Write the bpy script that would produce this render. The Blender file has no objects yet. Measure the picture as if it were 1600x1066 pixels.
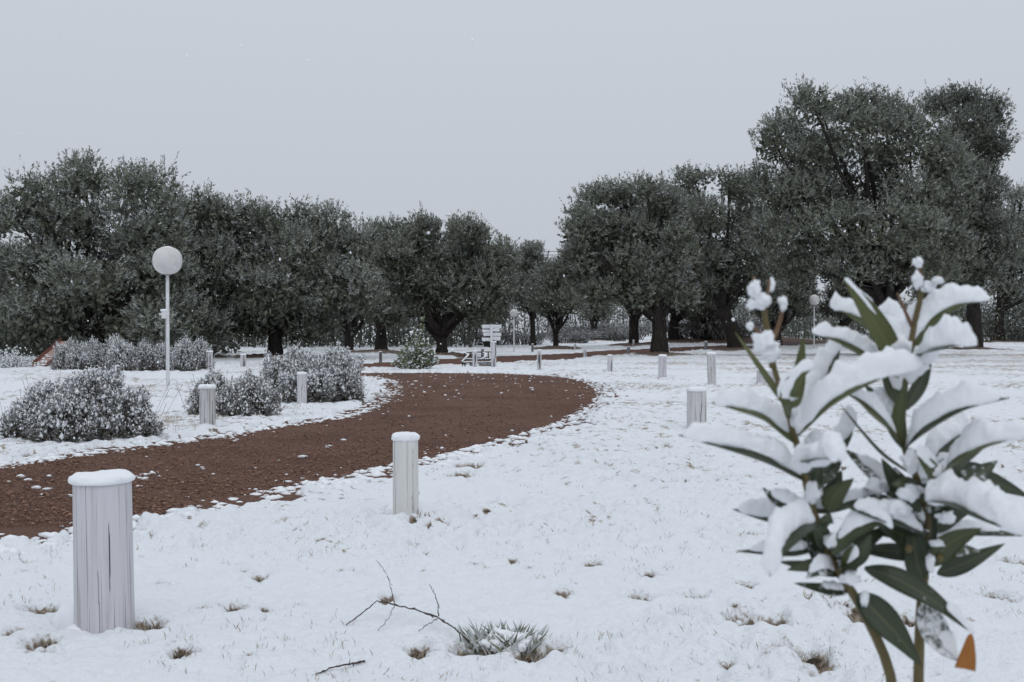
import bpy, math, random
import numpy as np
from mathutils import Vector, noise as mnoise

# ------------------------------------------------------------------ scene, camera, sky, sun
scene = bpy.context.scene
COL = scene.collection
F = 1750.0            # focal length in photo pixels (1600 wide)
H = 1.05              # eye height
HOR = 515.0           # horizon row of the photo
cam_d = bpy.data.cameras.new('camera')
cam = bpy.data.objects.new('camera', cam_d)
COL.objects.link(cam)
cam_d.sensor_width = 22.3
cam_d.lens = 22.3 * F / 1600.0
cam_d.clip_start = 0.05
cam_d.clip_end = 3000
cam.location = (0, 0, H)
cam.rotation_euler = (math.radians(90) - math.atan((533.0 - HOR) / F), 0, 0)
cam_d.dof.use_dof = True
cam_d.dof.focus_distance = 9.0
cam_d.dof.aperture_fstop = 6.3
scene.camera = cam

world = bpy.data.worlds.new('World')
scene.world = world
world.use_nodes = True
wn = world.node_tree.nodes
wl = world.node_tree.links
for n in list(wn):
    wn.remove(n)
SUN_EL, SUN_AZ = math.radians(58), math.radians(200)
sky = wn.new('ShaderNodeTexSky')
sky.sky_type = 'NISHITA'
sky.sun_disc = False
sky.sun_elevation = SUN_EL
sky.sun_rotation = SUN_AZ
sky.dust_density = 6.0
bg_sky = wn.new('ShaderNodeBackground')
bg_sky.inputs['Strength'].default_value = 0.05
bg_cloud = wn.new('ShaderNodeBackground')          # the even snow-cloud layer
bg_cloud.inputs['Color'].default_value = (0.515, 0.556, 0.612, 1)
wtc = wn.new('ShaderNodeTexCoord'); wsep = wn.new('ShaderNodeSeparateXYZ'); wma = wn.new('ShaderNodeMath'); wma.operation = 'MULTIPLY_ADD'; wma.use_clamp = False
wmx = wn.new('ShaderNodeMath'); wmx.operation = 'MAXIMUM'; wmx.inputs[1].default_value = 0.0
wl.new(wtc.outputs['Generated'], wsep.inputs[0]); wl.new(wsep.outputs[2], wmx.inputs[0]); wl.new(wmx.outputs[0], wma.inputs[0])
wma.inputs[1].default_value = 0.50; wma.inputs[2].default_value = 1.0
wl.new(wma.outputs[0], bg_cloud.inputs['Strength'])
mixw = wn.new('ShaderNodeMixShader')
mixw.inputs[0].default_value = 0.94
wo = wn.new('ShaderNodeOutputWorld')
wl.new(sky.outputs[0], bg_sky.inputs['Color'])
wl.new(bg_sky.outputs[0], mixw.inputs[1])
wl.new(bg_cloud.outputs[0], mixw.inputs[2])
wl.new(mixw.outputs[0], wo.inputs['Surface'])

sun_d = bpy.data.lights.new('sun', 'SUN')
sun_d.energy = 0.50
sun_d.angle = math.radians(70)
sun_d.color = (1.0, 0.98, 0.96)
sun = bpy.data.objects.new('sun', sun_d)
COL.objects.link(sun)
sun.rotation_euler = (math.radians(90) - SUN_EL, 0, math.radians(20))

scene.view_settings.view_transform = 'Standard'
scene.view_settings.look = 'None'
scene.view_settings.exposure = 0.04
scene.view_settings.gamma = 1.0
scene.view_settings.use_curve_mapping = False
scene.render.engine = 'CYCLES'
scene.cycles.max_bounces = 4
scene.cycles.diffuse_bounces = 2
scene.cycles.glossy_bounces = 2
scene.cycles.transparent_max_bounces = 8
scene.cycles.volume_bounces = 0
scene.cycles.use_denoising = True
scene.cycles.use_adaptive_sampling = True

# ------------------------------------------------------------------ helpers
RNG = np.random.default_rng(7)
random.seed(7)
PI = math.pi


def _hash(ix, iy, seed):
    h = (ix.astype(np.int64) * 374761393 + iy.astype(np.int64) * 668265263 + seed * 1442695041) & 0xFFFFFFFF
    h = ((h ^ (h >> 13)) * 1274126177) & 0xFFFFFFFF
    return (h ^ (h >> 16)) & 0xFFFFFFFF


def pn(x, y, wave, seed=0):
    """2-D gradient noise, about -0.7..0.7"""
    x = np.asarray(x, float) / wave
    y = np.asarray(y, float) / wave
    ix = np.floor(x); iy = np.floor(y)
    fx = x - ix; fy = y - iy
    u = fx * fx * fx * (fx * (fx * 6 - 15) + 10)
    v = fy * fy * fy * (fy * (fy * 6 - 15) + 10)

    def g(ax, ay, dx, dy):
        a = _hash(ax, ay, seed) * (2 * PI / 4294967296.0)
        return np.cos(a) * dx + np.sin(a) * dy
    a = g(ix, iy, fx, fy); b = g(ix + 1, iy, fx - 1, fy)
    c = g(ix, iy + 1, fx, fy - 1); d = g(ix + 1, iy + 1, fx - 1, fy - 1)
    return (a + (b - a) * u) * (1 - v) + (c + (d - c) * u) * v


def sstep(a, b, x):
    t = np.clip((np.asarray(x, float) - a) / (b - a), 0, 1)
    return t * t * (3 - 2 * t)


def unit(v):
    return v / np.maximum(np.linalg.norm(v, axis=-1, keepdims=True), 1e-9)


def mesh_np(name, verts, faces, mats=None, mat_idx=None, smooth=True, attrs=None):
    """faces: an (M,k) array or a list of such arrays"""
    if not isinstance(faces, list):
        faces = [faces]
    faces = [np.asarray(f, np.int32) for f in faces if len(f)]
    verts = np.asarray(verts, np.float32)
    me = bpy.data.meshes.new(name)
    me.vertices.add(len(verts))
    me.vertices.foreach_set('co', verts.ravel())
    loops = np.concatenate([f.ravel() for f in faces])
    tot = np.concatenate([np.full(len(f), f.shape[1], np.int32) for f in faces])
    start = np.concatenate([[0], np.cumsum(tot)[:-1]]).astype(np.int32)
    me.loops.add(len(loops))
    me.loops.foreach_set('vertex_index', loops)
    me.polygons.add(len(tot))
    me.polygons.foreach_set('loop_start', start)
    me.polygons.foreach_set('loop_total', tot)
    if mats:
        for m in (mats if isinstance(mats, (list, tuple)) else [mats]):
            me.materials.append(m)
    if mat_idx is not None:
        me.polygons.foreach_set('material_index', np.asarray(mat_idx, np.int32))
    me.polygons.foreach_set('use_smooth', np.full(len(tot), bool(smooth)))
    if attrs:
        for k, (dom, val) in attrs.items():
            at = me.attributes.new(k, 'FLOAT', dom)
            at.data.foreach_set('value', np.asarray(val, np.float32))
    me.update(calc_edges=True)
    return me


def obj(name, me, parent=None, loc=(0, 0, 0), kind=None, label=None):
    o = bpy.data.objects.new(name, me)
    COL.objects.link(o)
    o.location = loc
    if parent is not None:
        o.parent = parent
    if kind:
        o['kind'] = kind
    if label:
        o['label'] = label
    return o


def tag(o, label, cat, group=None):
    o['label'] = label
    o['category'] = cat
    if group:
        o['group'] = group
    return o


def thing(name, label, cat, loc, group=None, rz=0.0, sc=1.0):
    o = bpy.data.objects.new(name, None)
    COL.objects.link(o)
    o.empty_display_size = 0.2
    o.location = loc
    o.rotation_euler = (0, 0, rz)
    o.scale = (sc, sc, sc) if not isinstance(sc, tuple) else sc
    return tag(o, label, cat, group)


class MB:
    """collects pieces of one mesh"""
    def __init__(self):
        self.v = []; self.f = []; self.n = 0; self.mi = []

    def add(self, v, f, m=0):
        v = np.asarray(v, float)
        for ff in (f if isinstance(f, list) else [f]):
            if len(ff):
                ff = np.asarray(ff, np.int64)
                self.f.append(ff + self.n); self.mi.append(np.full(len(ff), m))
        self.v.append(v); self.n += len(v)
        return self

    def mesh(self, name, mats, off=(0, 0, 0), smooth=True, attrs=None):
        return mesh_np(name, np.concatenate(self.v) - np.asarray(off, float), self.f, mats, np.concatenate(self.mi), smooth, attrs)


def tube(pts, rad, n=8, cap=True, squash=None):
    pts = np.asarray(pts, float); k = len(pts)
    rad = np.broadcast_to(np.asarray(rad, float), (k,))
    tan = np.gradient(pts, axis=0); tan = unit(tan)
    ref = np.array([0.0, 0, 1.0]) if abs(tan[0][2]) < 0.85 else np.array([1.0, 0, 0])
    side = np.zeros_like(pts); s = unit(np.cross(tan[0], ref))
    for i in range(k):
        s = s - tan[i] * np.dot(s, tan[i]); s = s / max(np.linalg.norm(s), 1e-9)
        side[i] = s
    up = np.cross(side, tan)
    a = np.arange(n) * 2 * PI / n
    ring = (side[:, None, :] * np.cos(a)[None, :, None] + up[:, None, :] * np.sin(a)[None, :, None]) * rad[:, None, None]
    v = (pts[:, None, :] + ring).reshape(-1, 3)
    i = np.arange(k - 1)[:, None] * n; j = np.arange(n)[None, :]; j2 = (j + 1) % n
    f = np.stack([i + j, i + j2, i + n + j2, i + n + j], -1).reshape(-1, 4)
    fs = [f]
    if cap:
        v = np.vstack([v, pts[0], pts[-1]])
        c0 = k * n; jj = np.arange(n); jn = (jj + 1) % n
        fs.append(np.stack([np.full(n, c0), jn, jj], -1))
        fs.append(np.stack([np.full(n, c0 + 1), (k - 1) * n + jj, (k - 1) * n + jn], -1))
    return v, fs


def box(cx, cy, cz, sx, sy, sz, rz=0.0, bev=0.0):
    c = np.array([[-1, -1, -1], [1, -1, -1], [1, 1, -1], [-1, 1, -1], [-1, -1, 1], [1, -1, 1], [1, 1, 1], [-1, 1, 1]], float) * 0.5
    c = c * [sx, sy, sz]
    r = np.array([[math.cos(rz), -math.sin(rz), 0], [math.sin(rz), math.cos(rz), 0], [0, 0, 1]])
    v = c @ r.T + [cx, cy, cz]
    f = np.array([[3, 2, 1, 0], [4, 5, 6, 7], [0, 1, 5, 4], [1, 2, 6, 5], [2, 3, 7, 6], [3, 0, 4, 7]])
    return v, f


def ico(sub=0):
    import bmesh
    bm = bmesh.new()
    bmesh.ops.create_icosphere(bm, subdivisions=sub + 1, radius=1.0)
    v = np.array([p.co[:] for p in bm.verts]); f = np.array([[q.index for q in t.verts] for t in bm.faces])
    bm.free()
    return v, f


ICO0, ICO1, ICO2 = ico(0), ico(1), ico(2)


def blobs(P, S, rng, tmpl=ICO0, jit=0.22, flat=None):
    """many lumps in one go: P (N,3) centres, S (N,3) radii"""
    tv, tf = tmpl
    N = len(P); k = len(tv)
    j = 1 + rng.uniform(-jit, jit, (N, k, 1))
    ang = rng.uniform(0, 2 * PI, N); c, s = np.cos(ang), np.sin(ang)
    base = tv[None] * j
    if flat is not None:
        base[..., 2] = np.maximum(base[..., 2], flat)
    loc = base * np.asarray(S)[:, None, :]
    x = loc[..., 0] * c[:, None] - loc[..., 1] * s[:, None]
    y = loc[..., 0] * s[:, None] + loc[..., 1] * c[:, None]
    v = np.stack([x, y, loc[..., 2]], -1) + np.asarray(P)[:, None, :]
    f = tf[None] + (np.arange(N) * k)[:, None, None]
    return v.reshape(-1, 3), f.reshape(-1, 3)


def leaf_quads(P, D, L, W, rng, up=0.5, nb=None, tri=False):
    """diamond leaves: base P, direction D, length L, width W -> verts, quads, normals"""
    N = len(P)
    r = rng.normal(size=(N, 3)); r[:, 2] += up * 2
    if nb is not None:
        r = r * 0.6 + nb * 1.3
    n = r - D * np.sum(r * D, 1, keepdims=True); n = unit(n)
    w = np.cross(n, D)
    L = np.asarray(L)[:, None]; W = np.asarray(W)[:, None]
    if tri:                                   # slender three-cornered leaf, for foliage only a few pixels big
        c = P + D * L * 0.3
        v = np.stack([c - D * L * 0.3 * (rng.random((N, 1)) < 0.5) + w * W * 0.5, P + D * L, c - w * W * 0.5], 1)
        return v.reshape(-1, 3), np.arange(N * 3).reshape(N, 3), n
    mid = P + D * L * 0.5
    v = np.stack([P, mid + w * W * 0.5 + n * W * 0.12, P + D * L - n * L * 0.06, mid - w * W * 0.5 + n * W * 0.12], 1)
    f = np.arange(N * 4).reshape(N, 4)
    return v.reshape(-1, 3), f, n


# terrain ----------------------------------------------------------
def Zc(x, y):
    """the lie of the land without snow"""
    x = np.asarray(x, float); y = np.asarray(y, float)
    z = 0.45 * sstep(40, 110, y)
    z = z + 0.55 * np.exp(-(((x - 13.5) / 5.5) ** 2 + ((y - 64) / 5.5) ** 2))     # earth bank at right
    z = z + 0.05 * pn(x, y, 9.0, 3) * sstep(9, 22, np.hypot(x, y))
    return z


def G(px, py):
    """photo pixel -> point on the land"""
    x = (px - 800) / F * _GD
    z = Zc(x, _GD)
    hit = np.nonzero(H + (HOR - py) / F * _GD <= z)[0]
    i = int(hit[0]) if len(hit) else len(_GD) - 1
    return np.array([x[i], _GD[i], z[i]])


_GD = np.concatenate([np.arange(1.5, 20, 0.01), np.arange(20, 60, 0.04), np.arange(60, 250, 0.2)])


def P3(px, py, d):
    return np.array([(px - 800) / F * d, d, H + (HOR - py) / F * d])


# ------------------------------------------------------------------ materials
def mat(name, color=(0.5, 0.5, 0.5), rough=0.8, spec=0.3):
    m = bpy.data.materials.new(name)
    m.use_nodes = True
    nt = m.node_tree
    b = nt.nodes['Principled BSDF']
    b.inputs['Base Color'].default_value = (*color, 1)
    b.inputs['Roughness'].default_value = rough
    b.inputs['Specular IOR Level'].default_value = spec
    return m, nt, b


def N(nt, t, **kw):
    n = nt.nodes.new(t)
    for k, v in kw.items():
        if k in n.inputs:
            n.inputs[k].default_value = v
        else:
            setattr(n, k, v)
    return n


def mixc(nt, fac, a, b):
    n = nt.nodes.new('ShaderNodeMix'); n.data_type = 'RGBA'
    for sock, val in ((n.inputs[0], fac), (n.inputs[6], a), (n.inputs[7], b)):
        if hasattr(val, 'links') or hasattr(val, 'is_linked'):
            nt.links.new(val, sock)
        elif isinstance(val, tuple):
            sock.default_value = (*val, 1) if len(val) == 3 else val
        else:
            sock.default_value = val
    return n.outputs[2]


def maprange(nt, val, a, b, c=0.0, d=1.0):
    n = nt.nodes.new('ShaderNodeMapRange')
    n.inputs[1].default_value = a; n.inputs[2].default_value = b
    n.inputs[3].default_value = c; n.inputs[4].default_value = d
    nt.links.new(val, n.inputs[0])
    return n.outputs[0]


def math_n(nt, op, a, b):
    n = nt.nodes.new('ShaderNodeMath'); n.operation = op
    for s, v in ((n.inputs[0], a), (n.inputs[1], b)):
        if hasattr(v, 'is_linked'):
            nt.links.new(v, s)
        else:
            s.default_value = v
    return n.outputs[0]


def noise_n(nt, scale, detail=3.0, rough=0.55, coord='Object', stretch=None):
    tc = N(nt, 'ShaderNodeTexCoord')
    src = tc.outputs[coord]
    if stretch:
        mp = N(nt, 'ShaderNodeMapping'); mp.inputs['Scale'].default_value = stretch
        nt.links.new(src, mp.inputs[0]); src = mp.outputs[0]
    n = N(nt, 'ShaderNodeTexNoise', Scale=scale, Detail=detail, Roughness=rough)
    nt.links.new(src, n.inputs['Vector'])
    return n.outputs[0]


def bump(nt, b, h, strength=0.4, dist=0.01):
    n = N(nt, 'ShaderNodeBump', Strength=strength, Distance=dist)
    nt.links.new(h, n.inputs['Height']); nt.links.new(n.outputs[0], b.inputs['Normal'])


def attr_n(nt, name):
    n = nt.nodes.new('ShaderNodeAttribute'); n.attribute_name = name
    return n.outputs['Fac']


def normal_z(nt):
    g = nt.nodes.new('ShaderNodeNewGeometry'); s = nt.nodes.new('ShaderNodeSeparateXYZ')
    nt.links.new(g.outputs['Normal'], s.inputs[0])
    return s.outputs[2]


SNOW_C = (0.84, 0.865, 0.90)

# snow lying on the ground, with bare spots
M_GROUND, nt, b = mat('ground_snow', SNOW_C, 0.85, 0.2)
bare = attr_n(nt, 'bare'); patchy = attr_n(nt, 'patchy')
n1 = noise_n(nt, 6.5, 6, 0.74)
thr = math_n(nt, 'SUBTRACT', math_n(nt, 'ADD', patchy, n1), 0.86)
pm = maprange(nt, thr, 0.0, 0.16, 0.0, 0.62)
allb = math_n(nt, 'MAXIMUM', bare, pm)
n2 = noise_n(nt, 14, 4, 0.7)
soil = mixc(nt, math_n(nt, 'MULTIPLY', maprange(nt, bare, 0.45, 0.9), maprange(nt, n2, 0.66, 0.42)), mixc(nt, n2, (0.20, 0.155, 0.11), (0.50, 0.43, 0.35)), (0.045, 0.031, 0.022))
soil2 = mixc(nt, attr_n(nt, 'earth'), soil, mixc(nt, n2, (0.070, 0.042, 0.034), (0.16, 0.10, 0.082)))
fine = noise_n(nt, 55, 4, 0.7)
brk = maprange(nt, math_n(nt, 'ADD', allb, math_n(nt, 'MULTIPLY', math_n(nt, 'SUBTRACT', fine, 0.5), 1.1)), 0.34, 0.66)
nt.links.new(mixc(nt, brk, SNOW_C, soil2), b.inputs['Base Color'])
hb = math_n(nt, 'ADD', math_n(nt, 'MULTIPLY', noise_n(nt, 26, 5, 0.6), 0.7), math_n(nt, 'MULTIPLY', fine, 0.35))
bump(nt, b, hb, 0.9, 0.030)

# snow caps and clumps
M_SNOW, nt, b = mat('snow', (0.86, 0.88, 0.91), 0.8, 0.2)
bump(nt, b, noise_n(nt, 140, 4, 0.65), 0.5, 0.004)
M_SNOWB, nt, b = mat('snow_on_leaves', (0.86, 0.88, 0.91), 0.8, 0.2)
bump(nt, b, noise_n(nt, 330, 4, 0.65), 0.6, 0.003)
M_FLAKE, nt, b = mat('snowflake', (0.88, 0.9, 0.93), 0.9, 0.1)

# red-brown grit road
M_ROAD, nt, b = mat('red_grit', (0.12, 0.06, 0.045), 0.92, 0.25)
r1 = noise_n(nt, 85, 5, 0.82); r2 = noise_n(nt, 0.9, 3, 0.6); r3 = noise_n(nt, 130, 2, 0.6)
c = mixc(nt, maprange(nt, r1, 0.40, 0.61), (0.046, 0.021, 0.014), (0.250, 0.136, 0.098))
c = mixc(nt, maprange(nt, r2, 0.42, 0.66, 0, 0.55), c, (0.076, 0.036, 0.025))
c = mixc(nt, maprange(nt, r3, 0.62, 0.75, 0, 0.6), c, (0.33, 0.25, 0.21))
nt.links.new(c, b.inputs['Base Color'])
bump(nt, b, math_n(nt, 'ADD', r1, math_n(nt, 'MULTIPLY', r3, 0.4)), 0.8, 0.012)
M_GRIT, nt, b = mat('grit_chip', (0.13, 0.07, 0.055), 0.9, 0.25)
gi = noise_n(nt, 23.0, 2, 0.9)
c = mixc(nt, maprange(nt, gi, 0.38, 0.64), (0.058, 0.027, 0.018), (0.31, 0.18, 0.13))
nt.links.new(c, b.inputs['Base Color'])
M_STONE, nt, b = mat('grey_stone', (0.2, 0.19, 0.19), 0.9, 0.2)
nt.links.new(mixc(nt, noise_n(nt, 18, 4, 0.7), (0.11, 0.10, 0.10), (0.30, 0.27, 0.26)), b.inputs['Base Color'])

# painted weathered wood
def wood(name, paint, worn, amount):
    m, nt, b = mat(name, paint, 0.75, 0.25)
    g1 = noise_n(nt, 1.0, 4, 0.7, 'Object', (70, 70, 2.2))
    g2 = noise_n(nt, 1.0, 3, 0.6, 'Object', (26, 26, 0.9))
    g3 = noise_n(nt, 6.0, 4, 0.6)
    wear = maprange(nt, math_n(nt, 'ADD', math_n(nt, 'MULTIPLY', g1, 0.6), math_n(nt, 'MULTIPLY', g2, 0.3)), 0.48 - amount, 0.68 - amount)
    wear = math_n(nt, 'MULTIPLY', wear, maprange(nt, g3, 0.3, 0.65, 0.1, 0.8))
    c = mixc(nt, wear, paint, worn)
    g4 = noise_n(nt, 1.0, 2, 0.5, 'Object', (170, 170, 1.1))
    g5 = noise_n(nt, 1.0, 3, 0.6, 'Object', (34, 34, 0.8))
    c = mixc(nt, maprange(nt, g4, 0.61, 0.67, 0, 0.75), c, tuple(q * 0.45 for q in worn))
    c = mixc(nt, maprange(nt, g5, 0.5, 0.8, 0, 0.2), c, worn)
    c = mixc(nt, maprange(nt, attr_n(nt, 'crack'), 0.15, 0.9), c, (0.075, 0.072, 0.072))
    nt.links.new(c, b.inputs['Base Color'])
    bump(nt, b, math_n(nt, 'ADD', g1, math_n(nt, 'MULTIPLY', g2, 0.6)), 0.35, 0.004)
    return m
M_POST = wood('whitewashed_wood', (0.62, 0.605, 0.635), (0.36, 0.335, 0.345), 0.02)
M_POSTW = wood('chalky_white_wood', (0.68, 0.675, 0.66), (0.34, 0.325, 0.30), 0.0)
M_POST2 = wood('old_whitewashed_wood', (0.62, 0.61, 0.62), (0.22, 0.21, 0.205), 0.035)
M_POSTG = wood('grey_wood', (0.21, 0.21, 0.22), (0.10, 0.10, 0.10), 0.05)

M_WHITE, nt, b = mat('white_paint', (0.70, 0.71, 0.73), 0.55, 0.4)
nt.links.new(mixc(nt, maprange(nt, noise_n(nt, 7, 4, 0.7), 0.45, 0.75), (0.72, 0.73, 0.75), (0.50, 0.50, 0.51)), b.inputs['Base Color'])
M_GLOBE, nt, b = mat('opal_globe', (0.66, 0.65, 0.645), 0.45, 0.4)
nt.links.new(mixc(nt, maprange(nt, noise_n(nt, 5, 4, 0.7), 0.4, 0.8), (0.66, 0.65, 0.645), (0.52, 0.50, 0.49)), b.inputs['Base Color'])
M_GREY, nt, b = mat('grey_plastic', (0.30, 0.29, 0.29), 0.6, 0.4)
nt.links.new(mixc(nt, noise_n(nt, 30, 3, 0.6), (0.22, 0.215, 0.21), (0.36, 0.35, 0.34)), b.inputs['Base Color'])
M_IRON, nt, b = mat('black_iron', (0.018, 0.017, 0.017), 0.6, 0.4)
nt.links.new(mixc(nt, noise_n(nt, 25, 3, 0.6), (0.012, 0.012, 0.013), (0.035, 0.027, 0.023)), b.inputs['Base Color'])
M_SLIDE, nt, b = mat('red_brown_slide', (0.17, 0.06, 0.045), 0.5, 0.4)
nt.links.new(mixc(nt, noise_n(nt, 6, 4, 0.7), (0.12, 0.04, 0.032), (0.21, 0.085, 0.062)), b.inputs['Base Color'])
M_SLIDEBED, nt, b = mat('worn_slide_bed', (0.36, 0.21, 0.16), 0.5, 0.4)
nt.links.new(mixc(nt, noise_n(nt, 4, 4, 0.7), (0.30, 0.155, 0.11), (0.43, 0.33, 0.29)), b.inputs['Base Color'])

# bark
M_BARK, nt, b = mat('dark_bark', (0.03, 0.026, 0.023), 0.9, 0.15)
k1 = noise_n(nt, 1.0, 4, 0.7, 'Object', (14, 14, 3.5))
bc = mixc(nt, maprange(nt, k1, 0.3, 0.7), (0.016, 0.014, 0.013), (0.058, 0.050, 0.044))
sm = maprange(nt, math_n(nt, 'ADD', normal_z(nt), math_n(nt, 'MULTIPLY', noise_n(nt, 5, 3, 0.6), 0.5)), 1.02, 1.14)
nt.links.new(mixc(nt, sm, bc, SNOW_C), b.inputs['Base Color'])
bump(nt, b, k1, 0.8, 0.05)


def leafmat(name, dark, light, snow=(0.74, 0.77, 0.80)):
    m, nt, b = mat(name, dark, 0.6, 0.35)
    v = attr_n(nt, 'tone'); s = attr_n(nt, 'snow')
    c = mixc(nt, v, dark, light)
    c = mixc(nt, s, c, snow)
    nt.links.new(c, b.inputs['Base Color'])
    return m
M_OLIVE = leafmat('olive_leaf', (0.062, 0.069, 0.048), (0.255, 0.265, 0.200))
M_OLIVE_B = leafmat('dark_olive_leaf', (0.046, 0.051, 0.037), (0.175, 0.185, 0.138))
M_HERB = leafmat('grey_herb_leaf', (0.058, 0.053, 0.043), (0.21, 0.185, 0.16))
M_SHRUB = leafmat('fresh_leaf', (0.065, 0.088, 0.030), (0.190, 0.225, 0.095))
M_SCRUB = leafmat('bare_scrub', (0.055, 0.048, 0.044), (0.15, 0.135, 0.125))
M_THICK = leafmat('thicket_twig', (0.035, 0.034, 0.030), (0.11, 0.105, 0.092))
M_STRAW = leafmat('straw', (0.24, 0.175, 0.11), (0.56, 0.47, 0.36))
M_GRASSG = leafmat('green_grass_blade', (0.085, 0.10, 0.065), (0.27, 0.28, 0.20))
M_TWIG, nt, b = mat('thin_twig', (0.05, 0.038, 0.033), 0.85, 0.2)
sm = maprange(nt, math_n(nt, 'ADD', normal_z(nt), math_n(nt, 'MULTIPLY', noise_n(nt, 26, 3, 0.6), 0.9)), 1.34, 1.42)
nt.links.new(mixc(nt, sm, mixc(nt, noise_n(nt, 40, 2, 0.5), (0.03, 0.022, 0.02), (0.10, 0.072, 0.06)), SNOW_C), b.inputs['Base Color'])

# ------------------------------------------------------------------ ground, roads
def poly_w(pts):
    return np.array([G(*p)[:2] for p in pts])


def smooth_poly(p, it=2):
    for _ in range(it):
        q = np.roll(p, -1, 0)
        p = np.stack([p * 0.75 + q * 0.25, p * 0.25 + q * 0.75], 1).reshape(-1, 2)
    return p


def sdist(x, y, poly):
    """signed distance, negative inside; far points are skipped"""
    x = np.asarray(x, float); y = np.asarray(y, float)
    lo = poly.min(0) - 1.5; hi = poly.max(0) + 1.5
    inb = (x > lo[0]) & (x < hi[0]) & (y > lo[1]) & (y < hi[1])
    if not inb.all():
        out = np.full(x.shape, 50.0)
        if inb.any():
            out[inb] = sdist(x[inb], y[inb], poly)
        return out
    best = np.full(x.shape, 1e9); inside = np.zeros(x.shape, bool)
    a = poly; bq = np.roll(poly, -1, 0)
    if len(x) > 60000:                       # work in blocks that stay in the cache
        return np.concatenate([sdist(x[i:i + 20000], y[i:i + 20000], poly) for i in range(0, len(x), 20000)])
    for (ax, ay), (bx, by) in zip(a, bq):
        dx, dy = bx - ax, by - ay
        t = np.clip(((x - ax) * dx + (y - ay) * dy) / (dx * dx + dy * dy + 1e-12), 0, 1)
        d = (x - ax - t * dx) ** 2 + (y - ay - t * dy) ** 2
        best = np.minimum(best, d)
        if ay != by:
            inside ^= ((ay > y) != (by > y)) & (x < (bx - ax) * (y - ay) / (by - ay) + ax)
    return np.where(inside, -1, 1) * np.sqrt(best)


ROAD1 = smooth_poly(poly_w([(-420, 935), (-200, 892), (0, 848), (200, 818), (420, 770), (610, 730), (700, 712), (800, 686), (880, 660), (926, 638), (942, 619),
                            (935, 603), (900, 591), (840, 585), (740, 582.5), (640, 582), (555, 582.5), (480, 584.5), (478, 588.5), (570, 587), (606, 593), (626, 604), (604, 624),
                            (560, 646), (500, 658), (420, 668), (330, 683), (150, 707), (0, 727), (-200, 755), (-420, 782)]), 2)
ROAD2 = smooth_poly(poly_w([(470, 577), (560, 576), (640, 573), (700, 570), (760, 567), (840, 563), (900, 559.5), (960, 555), (1020, 551), (1090, 547), (1150, 545), (1200, 541), (1120, 539),
                            (1060, 542), (1000, 545), (940, 548), (900, 551), (840, 554.5), (760, 557), (700, 559.5), (640, 565), (560, 568), (470, 569)]), 1)

# polar fan, dense where the photograph looks
fine_a = np.linspace(-31, 31, 560)
coarse = np.concatenate([np.linspace(31, 329, 90)[1:-1]])
ANG = np.radians(np.concatenate([fine_a, coarse]))
inv = np.linspace(1 / 2.4, 1 / 34.0, 520)
rad = np.concatenate([[0.02, 0.6, 1.2, 1.8], 1 / inv, np.linspace(34.6, 120, 80), np.geomspace(125, 2500, 30)])
NR, NA = len(rad), len(ANG)
RR, AA = np.meshgrid(rad, ANG, indexing='ij')
X = RR * np.sin(AA); Y = RR * np.cos(AA)
xs, ys = X.ravel(), Y.ravel()
BZ = Zc(xs, ys)

near_mask = (RR.ravel() < 60) & (np.abs(((AA.ravel() + PI) % (2 * PI)) - PI) < 0.6)
sd1 = np.full(xs.shape, 50.0); sd1[near_mask] = sdist(xs[near_mask], ys[near_mask], ROAD1)
m2 = (RR.ravel() < 95) & (RR.ravel() > 24) & (np.abs(((AA.ravel() + PI) % (2 * PI)) - PI) < 0.6)
sd2 = np.full(xs.shape, 50.0); sd2[m2] = sdist(xs[m2], ys[m2], ROAD2)

TREE_BASES = [(430, 561), (690, 557.5), (868, 546), (928, 534), (990, 541), (1030, 557), (1052, 536), (1152, 548), (1390, 558), (1520, 548), (1560, 536), (590, 553), (150, 566), (300, 562)]

b1 = np.abs(pn(xs, ys, 0.62, 11)); b2 = np.abs(pn(xs, ys, 0.24, 12)); b3 = np.abs(pn(xs, ys, 0.095, 13))
low = pn(xs, ys, 2.7, 14)
fr = pn(xs, ys, 0.55, 15) * 0.36 + pn(xs, ys, 0.22, 16) * 0.26 + pn(xs, ys, 0.10, 17) * 0.14
b4 = np.abs(pn(xs, ys, 0.15, 18)); soft = 0.35 + 0.65 * sstep(-0.25, 0.25, pn(xs, ys, 1.7, 19))
lump = 0.045 * b1 + (0.085 * b2 + 0.070 * b4 + 0.050 * b3) * soft + 0.030 * low
edge1 = sstep(-0.04, 0.20, sd1 - 0.12 + fr)
edge2 = sstep(-0.15, 0.25, sd2 + fr * 1.5)
edge = np.minimum(edge1, edge2)
GZ = BZ + np.where(edge < 1, -0.07 + edge * 0.075, 0.005) + edge * (-0.012 + lump)
# raised shoulder of snow pillows along the near road edge
GZ += edge * 0.010 * np.exp(-((sd1 - 0.15) / 0.25) ** 2)
barev = np.zeros_like(xs)
barev = np.maximum(barev, 0.50 * sstep(0.085, 0.0, b2 + 0.5 * b4) * soft * sstep(-0.1, 0.2, low))
# creases that go down to the grass close to the road
barev = np.maximum(barev, sstep(0.10, 0.03, b2 + 0.35 * b1) * sstep(0.9, 0.15, sd1) * (sd1 > -0.3) * 0.9)
barev = np.maximum(barev, (1 - edge1) * sstep(-0.5, -0.05, sd1 + fr))
barev = np.maximum(barev, 0.9 * sstep(0.12, 0.02, b4 + 0.5 * b2) * sstep(0.75, 0.25, sd1 + fr) * (sd1 > -0.1))
earth = sstep(0.6, 0.0, np.minimum(sd1, sd2))
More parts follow.
